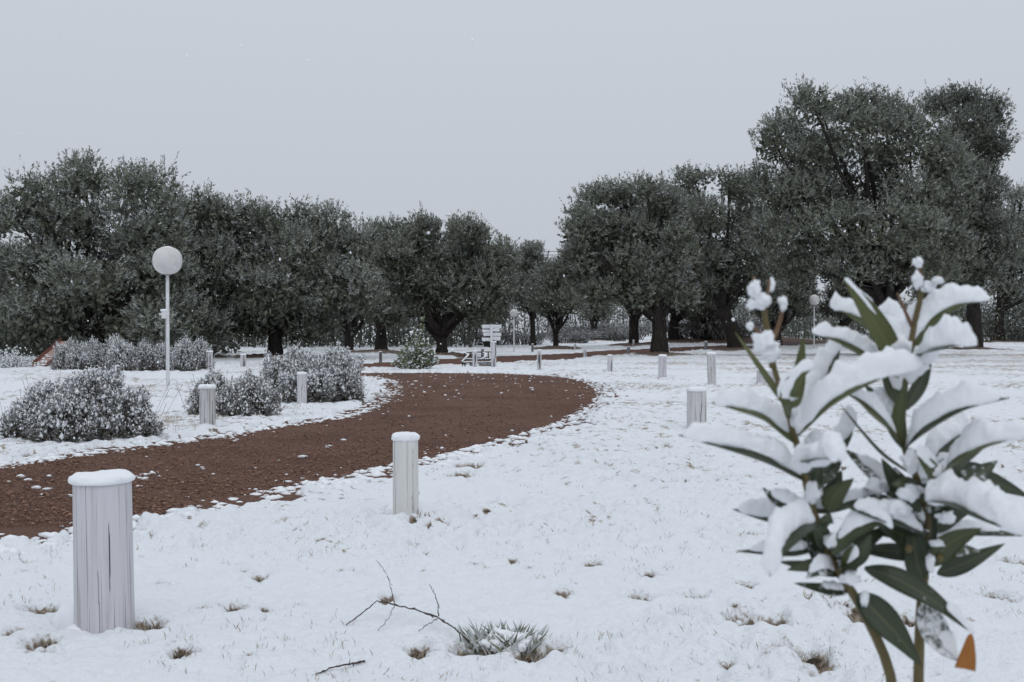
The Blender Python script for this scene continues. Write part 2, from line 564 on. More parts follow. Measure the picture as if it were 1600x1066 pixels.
# bare soil under the trees
for px, py in TREE_BASES:
    p = G(px, py)
    q = np.hypot((xs - p[0]) / 1.5, (ys - p[1] + 0.2) / 2.2)
    mk = q < 3
    v = sstep(1.25, 0.6, q[mk] + 0.6 * pn(xs[mk], ys[mk], 1.3, 31))
    barev[mk] = np.maximum(barev[mk], v)
    earth[mk] = np.maximum(earth[mk], v * 0.6)
    GZ[mk] += 0.16 * np.exp(-(q[mk] * 1.1) ** 2)
# the red earth bank
qb = np.hypot((xs - 13.5) / 4.9, (ys - 62.0) / 4.6) + 0.35 * pn(xs, ys, 2.6, 33)
vb = sstep(1.05, 0.75, qb)
barev = np.maximum(barev, vb); earth = np.maximum(earth, vb)
# thin, trampled snow further back
rr = np.hypot(xs, ys)
patch = 0.245 + 0.09 * soft + 0.05 * sstep(5, 9, rr) + 0.08 * sstep(0.15, 0.5, low + 0.3) * sstep(7, 12, rr)
trk = np.exp(-((ys - (33.0 + 0.05 * xs)) / 5.5) ** 2) * sstep(2.0, 6.0, xs)
patch += 0.05 * trk + 0.0 * sstep(34, 45, rr)
trk2 = np.exp(-((ys - 45.0) / 2.2) ** 2) * sstep(5.0, 9.0, xs)
patch += 0.14 * trk2
patch -= 0.25 * sstep(0.5, -0.5, np.minimum(sd1, sd2))
# hollows with dead grass
HOLES = [(925, 890, 0.035), (1258, 1042, 0.075), (365, 957, 0.04), (226, 984, 0.05), (190, 986, 0.03), (742, 1026, 0.07), (832, 1036, 0.06), (868, 1030, 0.05), (605, 945, 0.03), (1160, 982, 0.05),
         (1208, 988, 0.05), (1000, 942, 0.045), (1280, 952, 0.04), (60, 960, 0.05), (62, 1012, 0.05), (20, 995, 0.03), (285, 1040, 0.03), (655, 1030, 0.04), (1165, 927, 0.035), (735, 735, 0.12),
         (720, 748, 0.09), (1040, 703, 0.08), (880, 938, 0.03), (690, 832, 0.03), (1085, 940, 0.04), (1310, 975, 0.04), (1560, 940, 0.05), (1590, 885, 0.05), (1180, 850, 0.035), (645, 826, 0.03), (1345, 985, 0.04)]
rh = np.random.default_rng(21)
holes = [(*G(px, py)[:2], r) for px, py, r in HOLES]
for _ in range(240):
    d = 3.2 + rh.random() ** 0.8 * 10; a = rh.uniform(-0.47, 0.47)
    hx, hy = d * math.tan(a), d
    if sdist(np.array([hx]), np.array([hy]), ROAD1)[0] > 0.25:
        holes.append((hx, hy, 0.008 + 0.026 * rh.random() ** 2.4))
ir = rad
for hx, hy, hr in holes:
    d = math.hypot(hx, hy); a = math.atan2(hx, hy)
    i0, i1 = np.searchsorted(rad, [d - hr * 3.2 - 0.02, d + hr * 3.2 + 0.02])
    da = math.degrees((hr * 3.2 + 0.01) / d); ad = math.degrees(a)
    j0, j1 = np.searchsorted(fine_a, [ad - da, ad + da])
    if i1 <= i0 or j1 <= j0:
        continue
    sl = (slice(i0, i1), slice(j0, j1))
    lx = X[sl]; ly = Y[sl]
    q = np.hypot((lx - hx), (ly - hy) * 0.75) / hr + 0.9 * pn(lx, ly, max(hr * 1.1, 0.03), 41) + 0.5 * pn(lx, ly, 0.03, 42)
    idx = (np.arange(i0, i1)[:, None] * NA + np.arange(j0, j1)[None, :])
    GZ[idx] += -min(0.045, hr * 0.75) * sstep(1.5, 0.5, q) + 0.010 * np.exp(-((q - 2.0) / 0.6) ** 2)
    barev[idx] = np.maximum(barev[idx], np.maximum(sstep(1.15, 0.75, q) * 0.95, 0.40 * sstep(2.6, 1.0, q)))

# little drifts against the posts are added through this list later on the posts themselves
grid = np.arange(NR * NA).reshape(NR, NA)
a = grid[:-1]; bq = grid[1:]
quads = np.stack([a, np.roll(a, -1, 1), np.roll(bq, -1, 1), bq], -1).reshape(-1, 4)[:, ::-1]
me = mesh_np('ground', np.stack([xs, ys, GZ], 1), quads, M_GROUND, None, True,
             {'bare': ('POINT', barev), 'patchy': ('POINT', patch), 'earth': ('POINT', earth)})
ground = obj('ground', me, kind='structure')


def ground_z(x, y):
    """height of the snow surface at a point, read back from the grid"""
    d = math.hypot(x, y); a_ = math.degrees(math.atan2(x, y))
    i = int(np.clip(np.searchsorted(rad, d), 1, NR - 1)); j = int(np.clip(np.searchsorted(fine_a, a_), 1, len(fine_a) - 1))
    return float(min(GZ[i * NA + j], GZ[(i - 1) * NA + j], GZ[i * NA + j - 1]))


# roads: own sheets, sampled on the same fan
def road_sheet(name, sd, margin, amp):
    keep_v = (sd < margin)
    fq = quads[keep_v[quads].all(1)]
    used = np.unique(fq)
    remap = np.full(len(xs), -1); remap[used] = np.arange(len(used))
    x, y = xs[used], ys[used]
    g = amp * (0.7 * pn(x, y, 0.035, 51) + 0.9 * pn(x, y, 0.075, 52) + 1.2 * pn(x, y, 0.3, 53)) + 0.02 * pn(x, y, 1.5, 54)
    z = Zc(x, y) - 0.012 + g
    return obj(name, mesh_np(name, np.stack([x, y, z], 1), remap[fq], M_ROAD), kind='structure')


road_sheet('dirt_road', sd1, 0.45, 0.0035)
road_sheet('dirt_track', sd2, 0.6, 0.004)

# grit chips lying on the road
rg = np.random.default_rng(5)
pts = []
while len(pts) < 14000:
    d = 1 / rg.uniform(1 / 34.0, 1 / 6.0, 4000); px = rg.uniform(-60, 980, 4000)
    x = (px - 800) / F * d
    s = sdist(x, d, ROAD1)
    ok = s < -0.05
    pts += list(zip(x[ok], d[ok]))
pts = np.array(pts[:14000])
cs = 0.003 + 0.010 * rg.random(len(pts)) ** 4 + 0.00030 * pts[:, 1]
OCT = (np.array([[1, 0, 0], [-1, 0, 0], [0, 1, 0], [0, -1, 0], [0, 0, 1], [0, 0, -0.6]], float),
       np.array([[0, 2, 4], [2, 1, 4], [1, 3, 4], [3, 0, 4], [2, 0, 5], [1, 2, 5], [3, 1, 5], [0, 3, 5]]))
v, f = blobs(np.stack([pts[:, 0], pts[:, 1], Zc(pts[:, 0], pts[:, 1]) - 0.005 + cs * 0.3], 1),
             np.stack([cs * rg.uniform(0.8, 1.9, len(pts)), cs, cs * rg.uniform(0.35, 0.8, len(pts))], 1), rg, OCT, 0.35)
obj('road_grit', mesh_np('road_grit', v, f, M_GRIT, None, False), kind='stuff')

# specks of snow left on the road
sp = []
for _ in range(210):
    if rg.random() < 0.6:
        px, py = rg.uniform(580, 930), 584 + abs(rg.normal()) * 16
    else:
        px, py = rg.uniform(0, 900), rg.uniform(600, 790)
    d = F * H / (py - HOR); x = (px - 800) / F * d
    s = float(sdist(np.array([x]), np.array([d]), ROAD1)[0])
    if s < -0.05 and rg.random() < (1.0 if py < 625 else 0.55):
        sp.append((x, d, Zc(x, d) - 0.004, rg.uniform(0.006, 0.014) + 0.0010 * d * rg.random() ** 3))
for cx, cy, nn, spr in [(195, 745, 9, 0.25), (232, 740, 8, 0.12), (55, 758, 6, 0.25), (160, 758, 5, 0.2), (350, 670, 0, 0), (530, 752, 9, 0.35), (505, 700, 4, 0.2), (640, 622, 5, 0.3), (620, 603, 12, 0.5)]:
    c = G(cx, cy)
    for _ in range(nn):
        x = c[0] + rg.normal() * spr; y = c[1] + rg.normal() * spr * 1.3
        sp.append((x, y, -0.006, rg.uniform(0.010, 0.030)))
ed = ROAD1[(ROAD1[:, 1] > 4)]
nx = np.roll(ed, -1, 0); ok_ = np.hypot(*(nx - ed).T) < 3
ei = rg.choice(np.nonzero(ok_)[0], 8000); tt0 = rg.random((8000, 1))
pe = ed[ei] + (nx[ei] - ed[ei]) * tt0 + rg.normal(size=(8000, 2)) * [0.22, 0.26]
pe = pe[(np.abs(pe[:, 0] / pe[:, 1]) < 0.5) & (pe[:, 1] < 30) & (pe[:, 1] > 3)]
se = sdist(pe[:, 0], pe[:, 1], ROAD1)
for (x, y), s_ in zip(pe, se):
    if (-0.10 < s_ < 0.40 and rg.random() < 0.85) or (-0.40 < s_ <= -0.10 and rg.random() < 0.07):
        zz = -0.012 if s_ < 0.03 else max(-0.012, ground_z(x, y) - 0.004)
        sp.append((x, y, zz, (0.010 + (0.034 if s_ > -0.1 else 0.014) * rg.random() ** 1.6) * (1.0 if y < 14 else 0.75)))
sp = np.array(sp)
sp = sp[np.argsort(sp[:, 1])]
v, f = blobs(sp[:, :3], np.stack([sp[:, 3] * rg.uniform(0.9, 2.0, len(sp)), sp[:, 3], sp[:, 3] * rg.uniform(0.35, 0.7, len(sp))], 1), rg, ICO0, 0.22)
obj('snow_specks', mesh_np('snow_specks', v, f, M_SNOW), kind='stuff')


# ------------------------------------------------------------------ olive trees
def bez(p0, p1, p2, n):
    t = np.linspace(0, 1, n)[:, None]
    return (1 - t) ** 2 * p0 + 2 * t * (1 - t) * p1 + t * t * p2


def make_crown(lobes, n_spray, rng, L=0.11, W=0.034, snow=0.35, k=15, spray=(0.20, 0.42), upb=0.6):
    n_spray = int(n_spray * 1.22)
    lobes = np.asarray(lobes, float)
    area = (lobes[:, 3] * lobes[:, 4] + lobes[:, 4] * lobes[:, 5] + lobes[:, 3] * lobes[:, 5])
    # every bough carries a handful of smaller tufts
    K = 10
    sd_ = unit(rng.normal(size=(len(lobes), K, 3)) + [0, 0, 0.25])
    sc_ = (lobes[:, None, :3] + sd_ * lobes[:, None, 3:6] * rng.uniform(0.5, 0.82, (len(lobes), K, 1))).reshape(-1, 3)
    sr_ = (lobes[:, None, 3:6] * rng.uniform(0.32, 0.52, (len(lobes), K, 1))).reshape(-1, 3)
    sub = np.concatenate([sc_, sr_], 1)
    a2 = sr_.prod(1) ** (2 / 3)
    li = rng.choice(len(sub), n_spray, p=a2 / a2.sum())
    d = unit(rng.normal(size=(n_spray, 3)))
    low_ = (d[:, 2] < -0.15) & (rng.random(n_spray) < 0.8)
    d[:, 2] = np.where(low_, -d[:, 2] * 0.8, d[:, 2])
    r = rng.random(n_spray) ** 0.25
    lb = sub[li]
    wob = 1 + 0.2 * np.array([mnoise.noise((a[0] * 2.2 + l[0], a[1] * 2.2 + l[1], a[2] * 2.2 + l[2])) for a, l in zip(d, lb)])
    p = lb[:, :3] + d * lb[:, 3:6] * (r * wob)[:, None]
    ax = unit(d * 0.8 + np.array([0, 0, upb]) + rng.normal(size=(n_spray, 3)) * 0.33)
    ls = rng.uniform(spray[0], spray[1], n_spray) * (1 + 0.3 * (d[:, 2] > 0.55))
    ls = ls * np.where(rng.random(n_spray) < 0.035, 1.6, 1.0)
    t = rng.random((n_spray, k)) ** 0.8
    pos = p[:, None, :] + ax[:, None, :] * (t * ls[:, None])[..., None]
    rad_ = rng.normal(size=(n_spray, k, 3))
    rad_ = unit(rad_ - ax[:, None, :] * np.sum(rad_ * ax[:, None, :], -1, keepdims=True))
    D = unit(ax[:, None, :] * 0.8 + rad_ * rng.uniform(0.4, 0.95, (n_spray, k, 1)))
    M = n_spray * k
    D = D.reshape(-1, 3); pos = pos.reshape(-1, 3)
    Ls = L * rng.uniform(0.7, 1.25, M); Ws = W * rng.uniform(0.7, 1.2, M)
    v, f, n = leaf_quads(pos, D, Ls, Ws, rng, 0.6, np.repeat(d, k, 0), True)
    tone_s = np.repeat(rng.random(n_spray), k)
    tone = np.clip(0.25 + 0.45 * tone_s + rng.normal(size=M) * 0.2, 0, 1)
    # snow rests on leaves that lie flat; some sprays carry more
    flat = np.clip(np.abs(n[:, 2]) * 1.5 - 0.50, 0, 1)
    load = np.repeat(rng.random(n_spray) ** 1.5, k)
    sn = np.clip(flat * (0.30 + 0.6 * load) * (rng.random(M) < 0.85), 0, 1) * snow * 3.2
    # shaded inner foliage that closes the crown
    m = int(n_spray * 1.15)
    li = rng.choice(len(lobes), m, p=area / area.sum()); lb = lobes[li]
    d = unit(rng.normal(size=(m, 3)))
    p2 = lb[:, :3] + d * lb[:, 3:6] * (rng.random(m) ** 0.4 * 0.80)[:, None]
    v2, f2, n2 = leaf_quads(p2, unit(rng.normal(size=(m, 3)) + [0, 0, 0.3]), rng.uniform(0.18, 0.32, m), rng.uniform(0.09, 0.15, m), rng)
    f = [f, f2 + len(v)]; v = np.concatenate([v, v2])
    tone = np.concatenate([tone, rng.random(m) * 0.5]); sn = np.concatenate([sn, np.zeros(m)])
    return v, f, tone, np.clip(sn, 0, 0.92)


def make_trunk(base, fork_z, lobes, r0, rng, fork_dx=0.0, twigs=3):
    mb = MB()
    base = np.asarray(base, float)
    fork = base + [fork_dx, 0, fork_z]
    pts = bez(base - [0, 0, 0.25], base + [fork_dx * 0.2 + rng.normal() * 0.06, rng.normal() * 0.06, fork_z * 0.5], fork, 9)
    tt = np.linspace(0, 1, 9)
    rr_ = r0 * (1.0 - 0.28 * tt + 0.75 * np.exp(-tt * 9) + 0.06 * rng.normal(size=9))
    v, f = tube(pts, rr_, 12)
    ang = np.tile(np.arange(12), 9)
    w = 1 + 0.12 * np.sin(ang * 2.1 + rng.random() * 6)
    c = np.repeat(pts, 12, 0)
    v[:108] = c + (v[:108] - c) * w[:, None]
    mb.add(v, f)
    for lb in lobes:
        c = np.asarray(lb[:3], float)
        start = base + (fork - base) * rng.uniform(0.72, 1.0) 
        mid = (start + c) * 0.5 + np.array([rng.normal() * 0.25, rng.normal() * 0.25, 0.18 * np.linalg.norm(c - start) * rng.uniform(-0.6, 1.0)])
        q = bez(start, mid, c, 10)
        q[1:-1] += rng.normal(size=(8, 3)) * 0.045
        ra = r0 * rng.uniform(0.38, 0.6)
        mb.add(*tube(q, np.linspace(ra, 0.03, 10), 7))
        for _ in range(twigs):
            i = rng.integers(4, 9)
            dd = unit(rng.normal(size=3) + [0, 0, 0.5])
            e = q[i] + dd * np.asarray(lb[3:6]) * rng.uniform(0.7, 1.0)
            mb.add(*tube(bez(q[i], (q[i] + e) / 2 + rng.normal(size=3) * 0.12, e, 6), np.linspace(max(0.02, ra * 0.35), 0.008, 6), 5))
    return mb


OG = 'olive trees standing around the snowy park'
TREE_PROTO = {}


def olive(label, bx, by, lobes_px, sprays, r_px, fork_py, seed, snow=0.35, fork_dx=0.0, leafm=None, keep=None, depth_mul=0.8, leaf=(0.12, 0.044)):
    rng = np.random.default_rng(seed)
    B = G(bx, by)
    d = B[1]
    px2m = d / F
    cx = np.mean([l[0] for l in lobes_px]); span = (max(l[0] + l[2] for l in lobes_px) - min(l[0] - l[2] for l in lobes_px)) * px2m
    lobes = []
    for (lx, ly, rx, ry) in lobes_px:
        off = abs(lx - cx) * px2m
        maxy = math.sqrt(max(0.05, (span / 2) ** 2 - off ** 2)) * depth_mul
        dy = rng.uniform(-1, 1) * maxy * 0.75
        c = P3(lx, ly, d); c[1] = d + dy
        lobes.append([c[0], c[1], c[2], rx * px2m, (rx + ry) * 0.5 * px2m, ry * px2m])
        dy2 = -dy * rng.uniform(0.5, 1.0)                    # another bough on the other side of the crown
        lobes.append([c[0] + rng.normal() * rx * px2m * 0.3, d + dy2, c[2] - 0.3 * ry * px2m, rx * px2m * 0.85, (rx + ry) * 0.45 * px2m, ry * px2m * 0.85])
    t = thing('olive_tree', label, 'tree', B, OG)
    tr = make_trunk(B, (by - fork_py) * px2m, lobes[::2] if len(lobes) > 14 else lobes, r_px * px2m, rng, fork_dx * px2m)
    obj('trunk', tr.mesh('trunk', M_BARK, B), t)
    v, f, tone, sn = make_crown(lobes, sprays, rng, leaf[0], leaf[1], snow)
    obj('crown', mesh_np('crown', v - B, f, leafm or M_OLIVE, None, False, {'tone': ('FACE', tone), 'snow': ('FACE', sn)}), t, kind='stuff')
    if keep:
        TREE_PROTO[keep] = (t, B)
    return t


def olive_copy(key, label, bx, by, rz, sc):
    src, B0 = TREE_PROTO[key]
    B = G(bx, by) if by is not None else np.array(bx, float)
    t = src.copy(); COL.objects.link(t)
    t.location = B; t.rotation_euler = (0, 0, rz); t.scale = (sc, sc, sc)
    t['label'] = label
    for ch in src.children:
        c = ch.copy(); COL.objects.link(c); c.parent = t
    return t


olive('tall dense dark olive tree behind the globe lamp, leftmost full crown', 150, 566,
      [(62, 300, 48, 38), (130, 283, 50, 32), (215, 290, 55, 36), (45, 345, 42, 40), (120, 350, 70, 50), (215, 360, 70, 55), (265, 330, 28, 34), (60, 420, 60, 55), (150, 430, 80, 60), (245, 430, 55, 55),
       (90, 500, 80, 45), (190, 505, 85, 45), (270, 500, 50, 45), (30, 510, 50, 40)], 5200, 11, 520, 101, 0.42)
olive('pale snow dusted olive tree squeezed between the tall left tree and the broad one', 305, 562,
      [(318, 335, 30, 30), (350, 345, 26, 26), (305, 385, 45, 45), (340, 420, 50, 45), (300, 460, 50, 45), (335, 500, 50, 36)], 2600, 9, 515, 102, 0.55)
olive('broad olive tree with low grey bough right of the globe lamp', 430, 561,
      [(395, 352, 40, 28), (450, 345, 45, 26), (510, 365, 42, 30), (555, 395, 40, 40), (400, 400, 55, 40), (470, 410, 60, 45), (370, 450, 55, 40), (440, 470, 70, 40), (530, 455, 60, 45), (575, 455, 28, 45),
       (390, 500, 60, 32), (490, 508, 60, 34)], 5000, 12, 512, 103, 0.48)
olive('tree with pale top behind the broad left olive and the centre olive', 596, 551,
      [(595, 365, 26, 18), (625, 365, 26, 16), (590, 400, 40, 32), (600, 445, 45, 40), (600, 490, 45, 26)], 2000, 9, 500, 104, 0.35, keep='mid')
olive('round olive tree with forked trunk left of the white finger sign', 690, 557.5,
      [(640, 368, 26, 24), (668, 355, 22, 14), (712, 364, 24, 20), (745, 372, 30, 22), (620, 410, 34, 30), (670, 405, 40, 36), (725, 410, 42, 34), (780, 405, 28, 26), (640, 450, 44, 28), (700, 452, 48, 34),
       (765, 448, 38, 30), (660, 484, 36, 18), (745, 482, 40, 18)], 4200, 10, 522, 105, 0.38, keep='round')
olive('small pale far tree top in the gap left of the power line', 832, 541,
      [(828, 396, 20, 14), (815, 420, 22, 22), (842, 425, 18, 22), (825, 460, 30, 26)], 1500, 5, 500, 106, 0.5, leaf=(0.135, 0.050))
olive('small olive tree with slender forked stems behind the far globe lamp', 868, 546,
      [(890, 415, 24, 22), (862, 440, 28, 24), (905, 450, 28, 30), (838, 470, 22, 20), (880, 478, 34, 20)], 2000, 5, 522, 107, 0.36, keep='small')
olive('far olive tree with short leaning trunk behind the grey scrub', 928, 534,
      [(915, 440, 30, 26), (945, 450, 30, 30), (930, 485, 36, 20)], 1300, 7, 508, 108, 0.3, leaf=(0.135, 0.050))
olive('dark olive tree behind the fork trunked one, right of the scrub', 990, 541,
      [(960, 400, 40, 34), (1010, 400, 40, 34), (975, 450, 44, 30), (1025, 450, 36, 30)], 1900, 9, 500, 109, 0.28)
olive('olive tree with thick trunk split in three right of the road bend', 1030, 557,
      [(926, 308, 24, 16), (970, 312, 32, 20), (1005, 306, 26, 16), (1040, 320, 28, 24), (905, 360, 26, 30), (950, 360, 42, 36), (1005, 355, 42, 36), (1048, 375, 32, 36), (915, 410, 34, 34), (970, 415, 46, 36),
       (1030, 425, 42, 36), (935, 455, 34, 24), (995, 465, 44, 24), (1062, 460, 30, 26)], 4800, 15, 500, 110, 0.36, keep='big')
olive('far olive with stout trunk just behind the three stemmed olive', 1053, 536,
      [(1050, 400, 40, 40), (1090, 430, 36, 34), (1050, 455, 40, 26)], 1500, 9, 495, 111, 0.28, leaf=(0.135, 0.050))
olive('olive tree with trunk leaning left beneath a rounded grey crown', 1152, 548,
      [(1078, 288, 30, 20), (1128, 292, 34, 22), (1165, 300, 28, 26), (1062, 335, 32, 34), (1110, 340, 48, 40), (1165, 350, 44, 40), (1065, 390, 36, 32), (1120, 395, 54, 36), (1175, 410, 44, 36), (1130, 440, 46, 24), (1190, 450, 44, 28)],
      4200, 13, 480, 112, 0.38, fork_dx=-26)
olive('largest olive tree, its wide crown rising above all at right', 1390, 558,
      [(1245, 180, 40, 28), (1290, 172, 36, 24), (1340, 170, 44, 26), (1395, 178, 40, 26), (1200, 225, 30, 26), (1255, 235, 52, 42), (1325, 225, 60, 46), (1400, 235, 60, 46), (1455, 262, 42, 40), (1190, 285, 26, 26),
       (1240, 300, 58, 46), (1320, 305, 66, 50), (1400, 310, 66, 50), (1475, 320, 50, 44), (1215, 360, 46, 36), (1290, 370, 66, 42), (1375, 380, 70, 44), (1460, 380, 60, 44), (1250, 415, 50, 26), (1340, 425, 60, 28), (1430, 430, 60, 32)],
      8200, 16, 455, 113, 0.34, keep='huge')
olive('tall olive at the right edge, its domed top beside the largest crown', 1520, 548,
      [(1470, 165, 30, 24), (1510, 160, 34, 26), (1548, 180, 26, 30), (1500, 215, 48, 40), (1552, 235, 34, 38), (1515, 280, 48, 42), (1550, 300, 32, 36), (1520, 345, 48, 44), (1545, 400, 42, 40), (1510, 430, 48, 36)],
      4800, 12, 470, 114, 0.26, leafm=M_OLIVE_B)
olive('lower grey olive tree cut off by the right edge of the view', 1562, 536,
      [(1595, 305, 30, 20), (1580, 345, 40, 36), (1620, 350, 40, 40), (1575, 400, 44, 38), (1620, 410, 50, 44), (1575, 450, 44, 26), (1625, 460, 50, 30)], 2800, 8, 480, 115, 0.5)
olive_copy('big', 'grey olive tree cut off by the left edge behind spiky shrub', -22, 560, 1.3, 0.80)
olive_copy('mid', 'shadowed olive behind the tall left tree and globe lamp', 262, 551, 2.2, 1.0)
olive_copy('round', 'shadowed olive behind the broad left tree, trunk mid way to the centre olive', 545, 548, 3.6, 1.02)
olive_copy('mid', 'shadowed olive behind the round centre tree', 764, 543, 4.4, 0.95)
olive_copy('round', 'far shadowed olive beside the right globe lamp', 1215, 541, 0.7, 0.95)
olive_copy('big', 'far shadowed olive behind the trunk of the largest tree', 1318, 541, 2.0, 0.85)
olive_copy('mid', 'far shadowed olive between the two right hand trunks', 1462, 541, 5.1, 1.1)
olive_copy('round', 'far shadowed olive behind the left leaning tree', 1105, 533, 2.9, 0.72)

# two bare poplars showing above the left crown
for i, (px, top, lab) in enumerate([(258, 240, 'bare thin poplar tip above the tall left olive'), (272, 262, 'shorter bare poplar tip right of the first one')]):
    rng = np.random.default_rng(70 + i)
    B = np.array([(px - 800) / F * 85, 85.0, float(Zc(-26, 85))])
    hgt = H + (HOR - top) / F * 85 - B[2]
    mb = MB()
    mb.add(*tube(bez(B, B + [0.1, 0, hgt * 0.5], B + [0, 0, hgt], 8), np.linspace(0.14, 0.008, 8), 6))
    for j in range(46):
        z = hgt * (0.3 + 0.68 * rng.random()); a_ = rng.uniform(0, 2 * PI); l_ = rng.uniform(0.7, 1.6) * (1.15 - z / hgt)
        s_ = B + [0, 0, z]
        mb.add(*tube(bez(s_, s_ + [math.cos(a_) * l_ * 0.35, math.sin(a_) * l_ * 0.35, l_ * 0.4], s_ + [math.cos(a_) * l_ * 0.42, math.sin(a_) * l_ * 0.42, l_ * 1.4], 4), np.linspace(0.016, 0.006, 4), 3, False))
    t = thing('poplar_tree', lab, 'tree', B, 'bare poplars')
    obj('trunk', mb.mesh('trunk', M_SCRUB and M_BARK, B), t)

# ------------------------------------------------------------------ dark wood and scrub behind the trees
def wood_mass(name, x0, x1, y0, y1, h, nst, nleaf, seed, m, snow):
    rng = np.random.default_rng(seed)
    x = rng.uniform(x0, x1, nst); y = rng.uniform(y0, y1, nst)
    mb = MB()
    for i in range(nst):
        z = float(Zc(x[i], y[i])); hh = h * rng.uniform(0.5, 1.15)
        b0 = np.array([x[i], y[i], z - 0.1]); e = b0 + [rng.normal() * 0.3, rng.normal() * 0.3, hh]
        mb.add(*tube(bez(b0, (b0 + e) / 2 + rng.normal(size=3) * 0.15, e, 4), np.linspace(rng.uniform(0.015, 0.06), 0.01, 4), 4, False))
    nm = sum(len(f) for f in mb.f)
    lx = rng.uniform(x0, x1, nleaf); ly = rng.uniform(y0, y1, nleaf)
    lz = Zc(lx, ly) + h * (0.02 + rng.random(nleaf) * (0.85 + 0.35 * pn(lx, ly, 3.0, seed)))
    D = unit(rng.normal(size=(nleaf, 3)) + [0, 0, 0.5])
    v, f, n = leaf_quads(np.stack([lx, ly, lz], 1), D, rng.uniform(0.16, 0.34, nleaf), rng.uniform(0.06, 0.14, nleaf), rng)
    sn = np.clip(np.abs(n[:, 2]) * 1.3 - 0.4, 0, 1) * snow * (rng.random(nleaf) < 0.5)
    mb.add(v, f)
    tone = np.concatenate([np.full(nm, 0.1), np.clip(rng.normal(0.3, 0.2, nleaf), 0, 1)])
    return obj(name, mb.mesh(name, m, (0, 0, 0), False, {'tone': ('FACE', tone), 'snow': ('FACE', np.concatenate([np.zeros(nm), sn]))}), kind='stuff')


wood_mass('woodland', -38, -2, 58, 68, 3.8, 600, 34000, 201, M_OLIVE_B, 0.25)
wood_mass('undergrowth', -30, -11.5, 42, 48, 2.0, 300, 18000, 202, M_OLIVE_B, 0.35)
wood_mass('bushy_undergrowth', 13, 46, 71, 80, 2.6, 350, 17000, 204, M_OLIVE_B, 0.5)
wood_mass('far_thicket', -6, 60, 92, 106, 3.8, 450, 34000, 203, M_THICK, 0.30)

def scrub_mesh(seed, w, h):
    rng = np.random.default_rng(seed)
    mb = MB(); tone = []; sn = []
    for i in range(150):
        a_ = rng.uniform(0, 2 * PI); r_ = w * 0.5 * math.sqrt(rng.random()) * 0.7
        s_ = np.array([math.cos(a_) * r_, math.sin(a_) * r_, -0.05]); out = np.array([math.cos(a_), math.sin(a_), 0]) * w * rng.uniform(0.15, 0.45)
        top = s_ + out * 0.5 + [0, 0, h * rng.uniform(0.7, 1.3)]
        e = s_ + out + [rng.normal() * 0.2, rng.normal() * 0.2, h * rng.uniform(0.3, 0.8)]
        q = bez(s_, top, e, 8)
        v, f = tube(q, np.linspace(0.022, 0.009, 8), 3, False)
        mb.add(v, f); k_ = len(f[0]); tone += [rng.random() * 0.6] * k_; sn += list((rng.random(k_) < 0.3) * 0.55)
        for _ in range(5):
            j = rng.integers(2, 7); e2 = q[j] + rng.normal(size=3) * [0.25, 0.25, 0.2]
            v, f = tube(np.stack([q[j], (q[j] + e2) / 2 + [0, 0, 0.05], e2]), [0.010, 0.008, 0.005], 3, False)
            mb.add(v, f); k_ = len(f[0]); tone += [rng.random()] * k_; sn += list((rng.random(k_) < 0.35) * 0.6)
    return mb.mesh('branches', M_SCRUB, (0, 0, 0), False, {'tone': ('FACE', tone), 'snow': ('FACE', sn)})


SCR = [scrub_mesh(301 + i, 2.8, 1.0) for i in range(3)]
for i, (px, py, sc, lab) in enumerate([(890, 537, 1.0, 'snow dusted bramble scrub right of the small forked olive'), (955, 534, 1.15, 'arching bramble scrub left of the dark trunk, below pale gap'), (820, 539, 0.9, 'dark bramble scrub under the far globe lamp'),
                                       (910, 533, 1.4, 'tall pale scrub behind the leaning far trunk'), (1085, 531, 1.3, 'pale scrub at the foot of the utility pole'), (1130, 530, 1.3, 'pale scrub right of the utility pole'), (770, 540, 1.1, 'bramble scrub behind the finger sign'),
                                       (970, 531, 1.5, 'tall scrub behind arching brambles'), (1440, 536, 1.2, 'snow dusted scrub glimpsed between sapling shoots'), (1590, 533, 1.5, 'snow dusted scrub at the right edge')]):
    B = G(px, py)
    t = thing('bramble_bush', lab, 'bush', B, 'scrub along the back of the park', rz=i * 1.3, sc=(sc * 1.1, sc * 0.8, sc * 0.9))
    obj('branches', SCR[i % 3], t, kind='stuff')

# ------------------------------------------------------------------ utility pole and wires
B = G(1097, 531)
top = P3(1097, 378, B[1])
mb = MB(); mb.add(*tube(np.linspace(B - [0, 0, 0.2], top, 6), np.linspace(0.17, 0.11, 6), 10))
t = thing('utility_pole', 'dark wooden utility pole far back between two right hand olives', 'pole', B)
obj('shaft', mb.mesh('shaft', M_BARK, B), t)
mb = MB(); mb.add(*box(top[0], top[1], top[2] - 0.3, 1.4, 0.1, 0.12))
obj('crossarm', mb.mesh('crossarm', M_BARK, B, False), t)
for i, (za, zb, lab) in enumerate([(387, 386, 'upper thin power line crossing the gap between crowns'), (392, 391.5, 'lower thin power line crossing the gap between crowns')]):
    a_ = P3(500, za + 1.5, B[1] + 6); b_ = np.array([top[0] + (-0.5 if i == 0 else 0.5), top[1], top[2] - 0.24 - 0.02 * i])
    b_[2] = P3(1097, zb, B[1])[2]
    q = np.linspace(a_, b_, 24); q[:, 2] -= 0.25 * (1 - (np.linspace(-1, 1, 24)) ** 2)
    o = obj('power_line', MB().add(*tube(q, 0.016, 5)).mesh('power_line', M_IRON))
    tag(o, lab, 'cable', 'power lines')

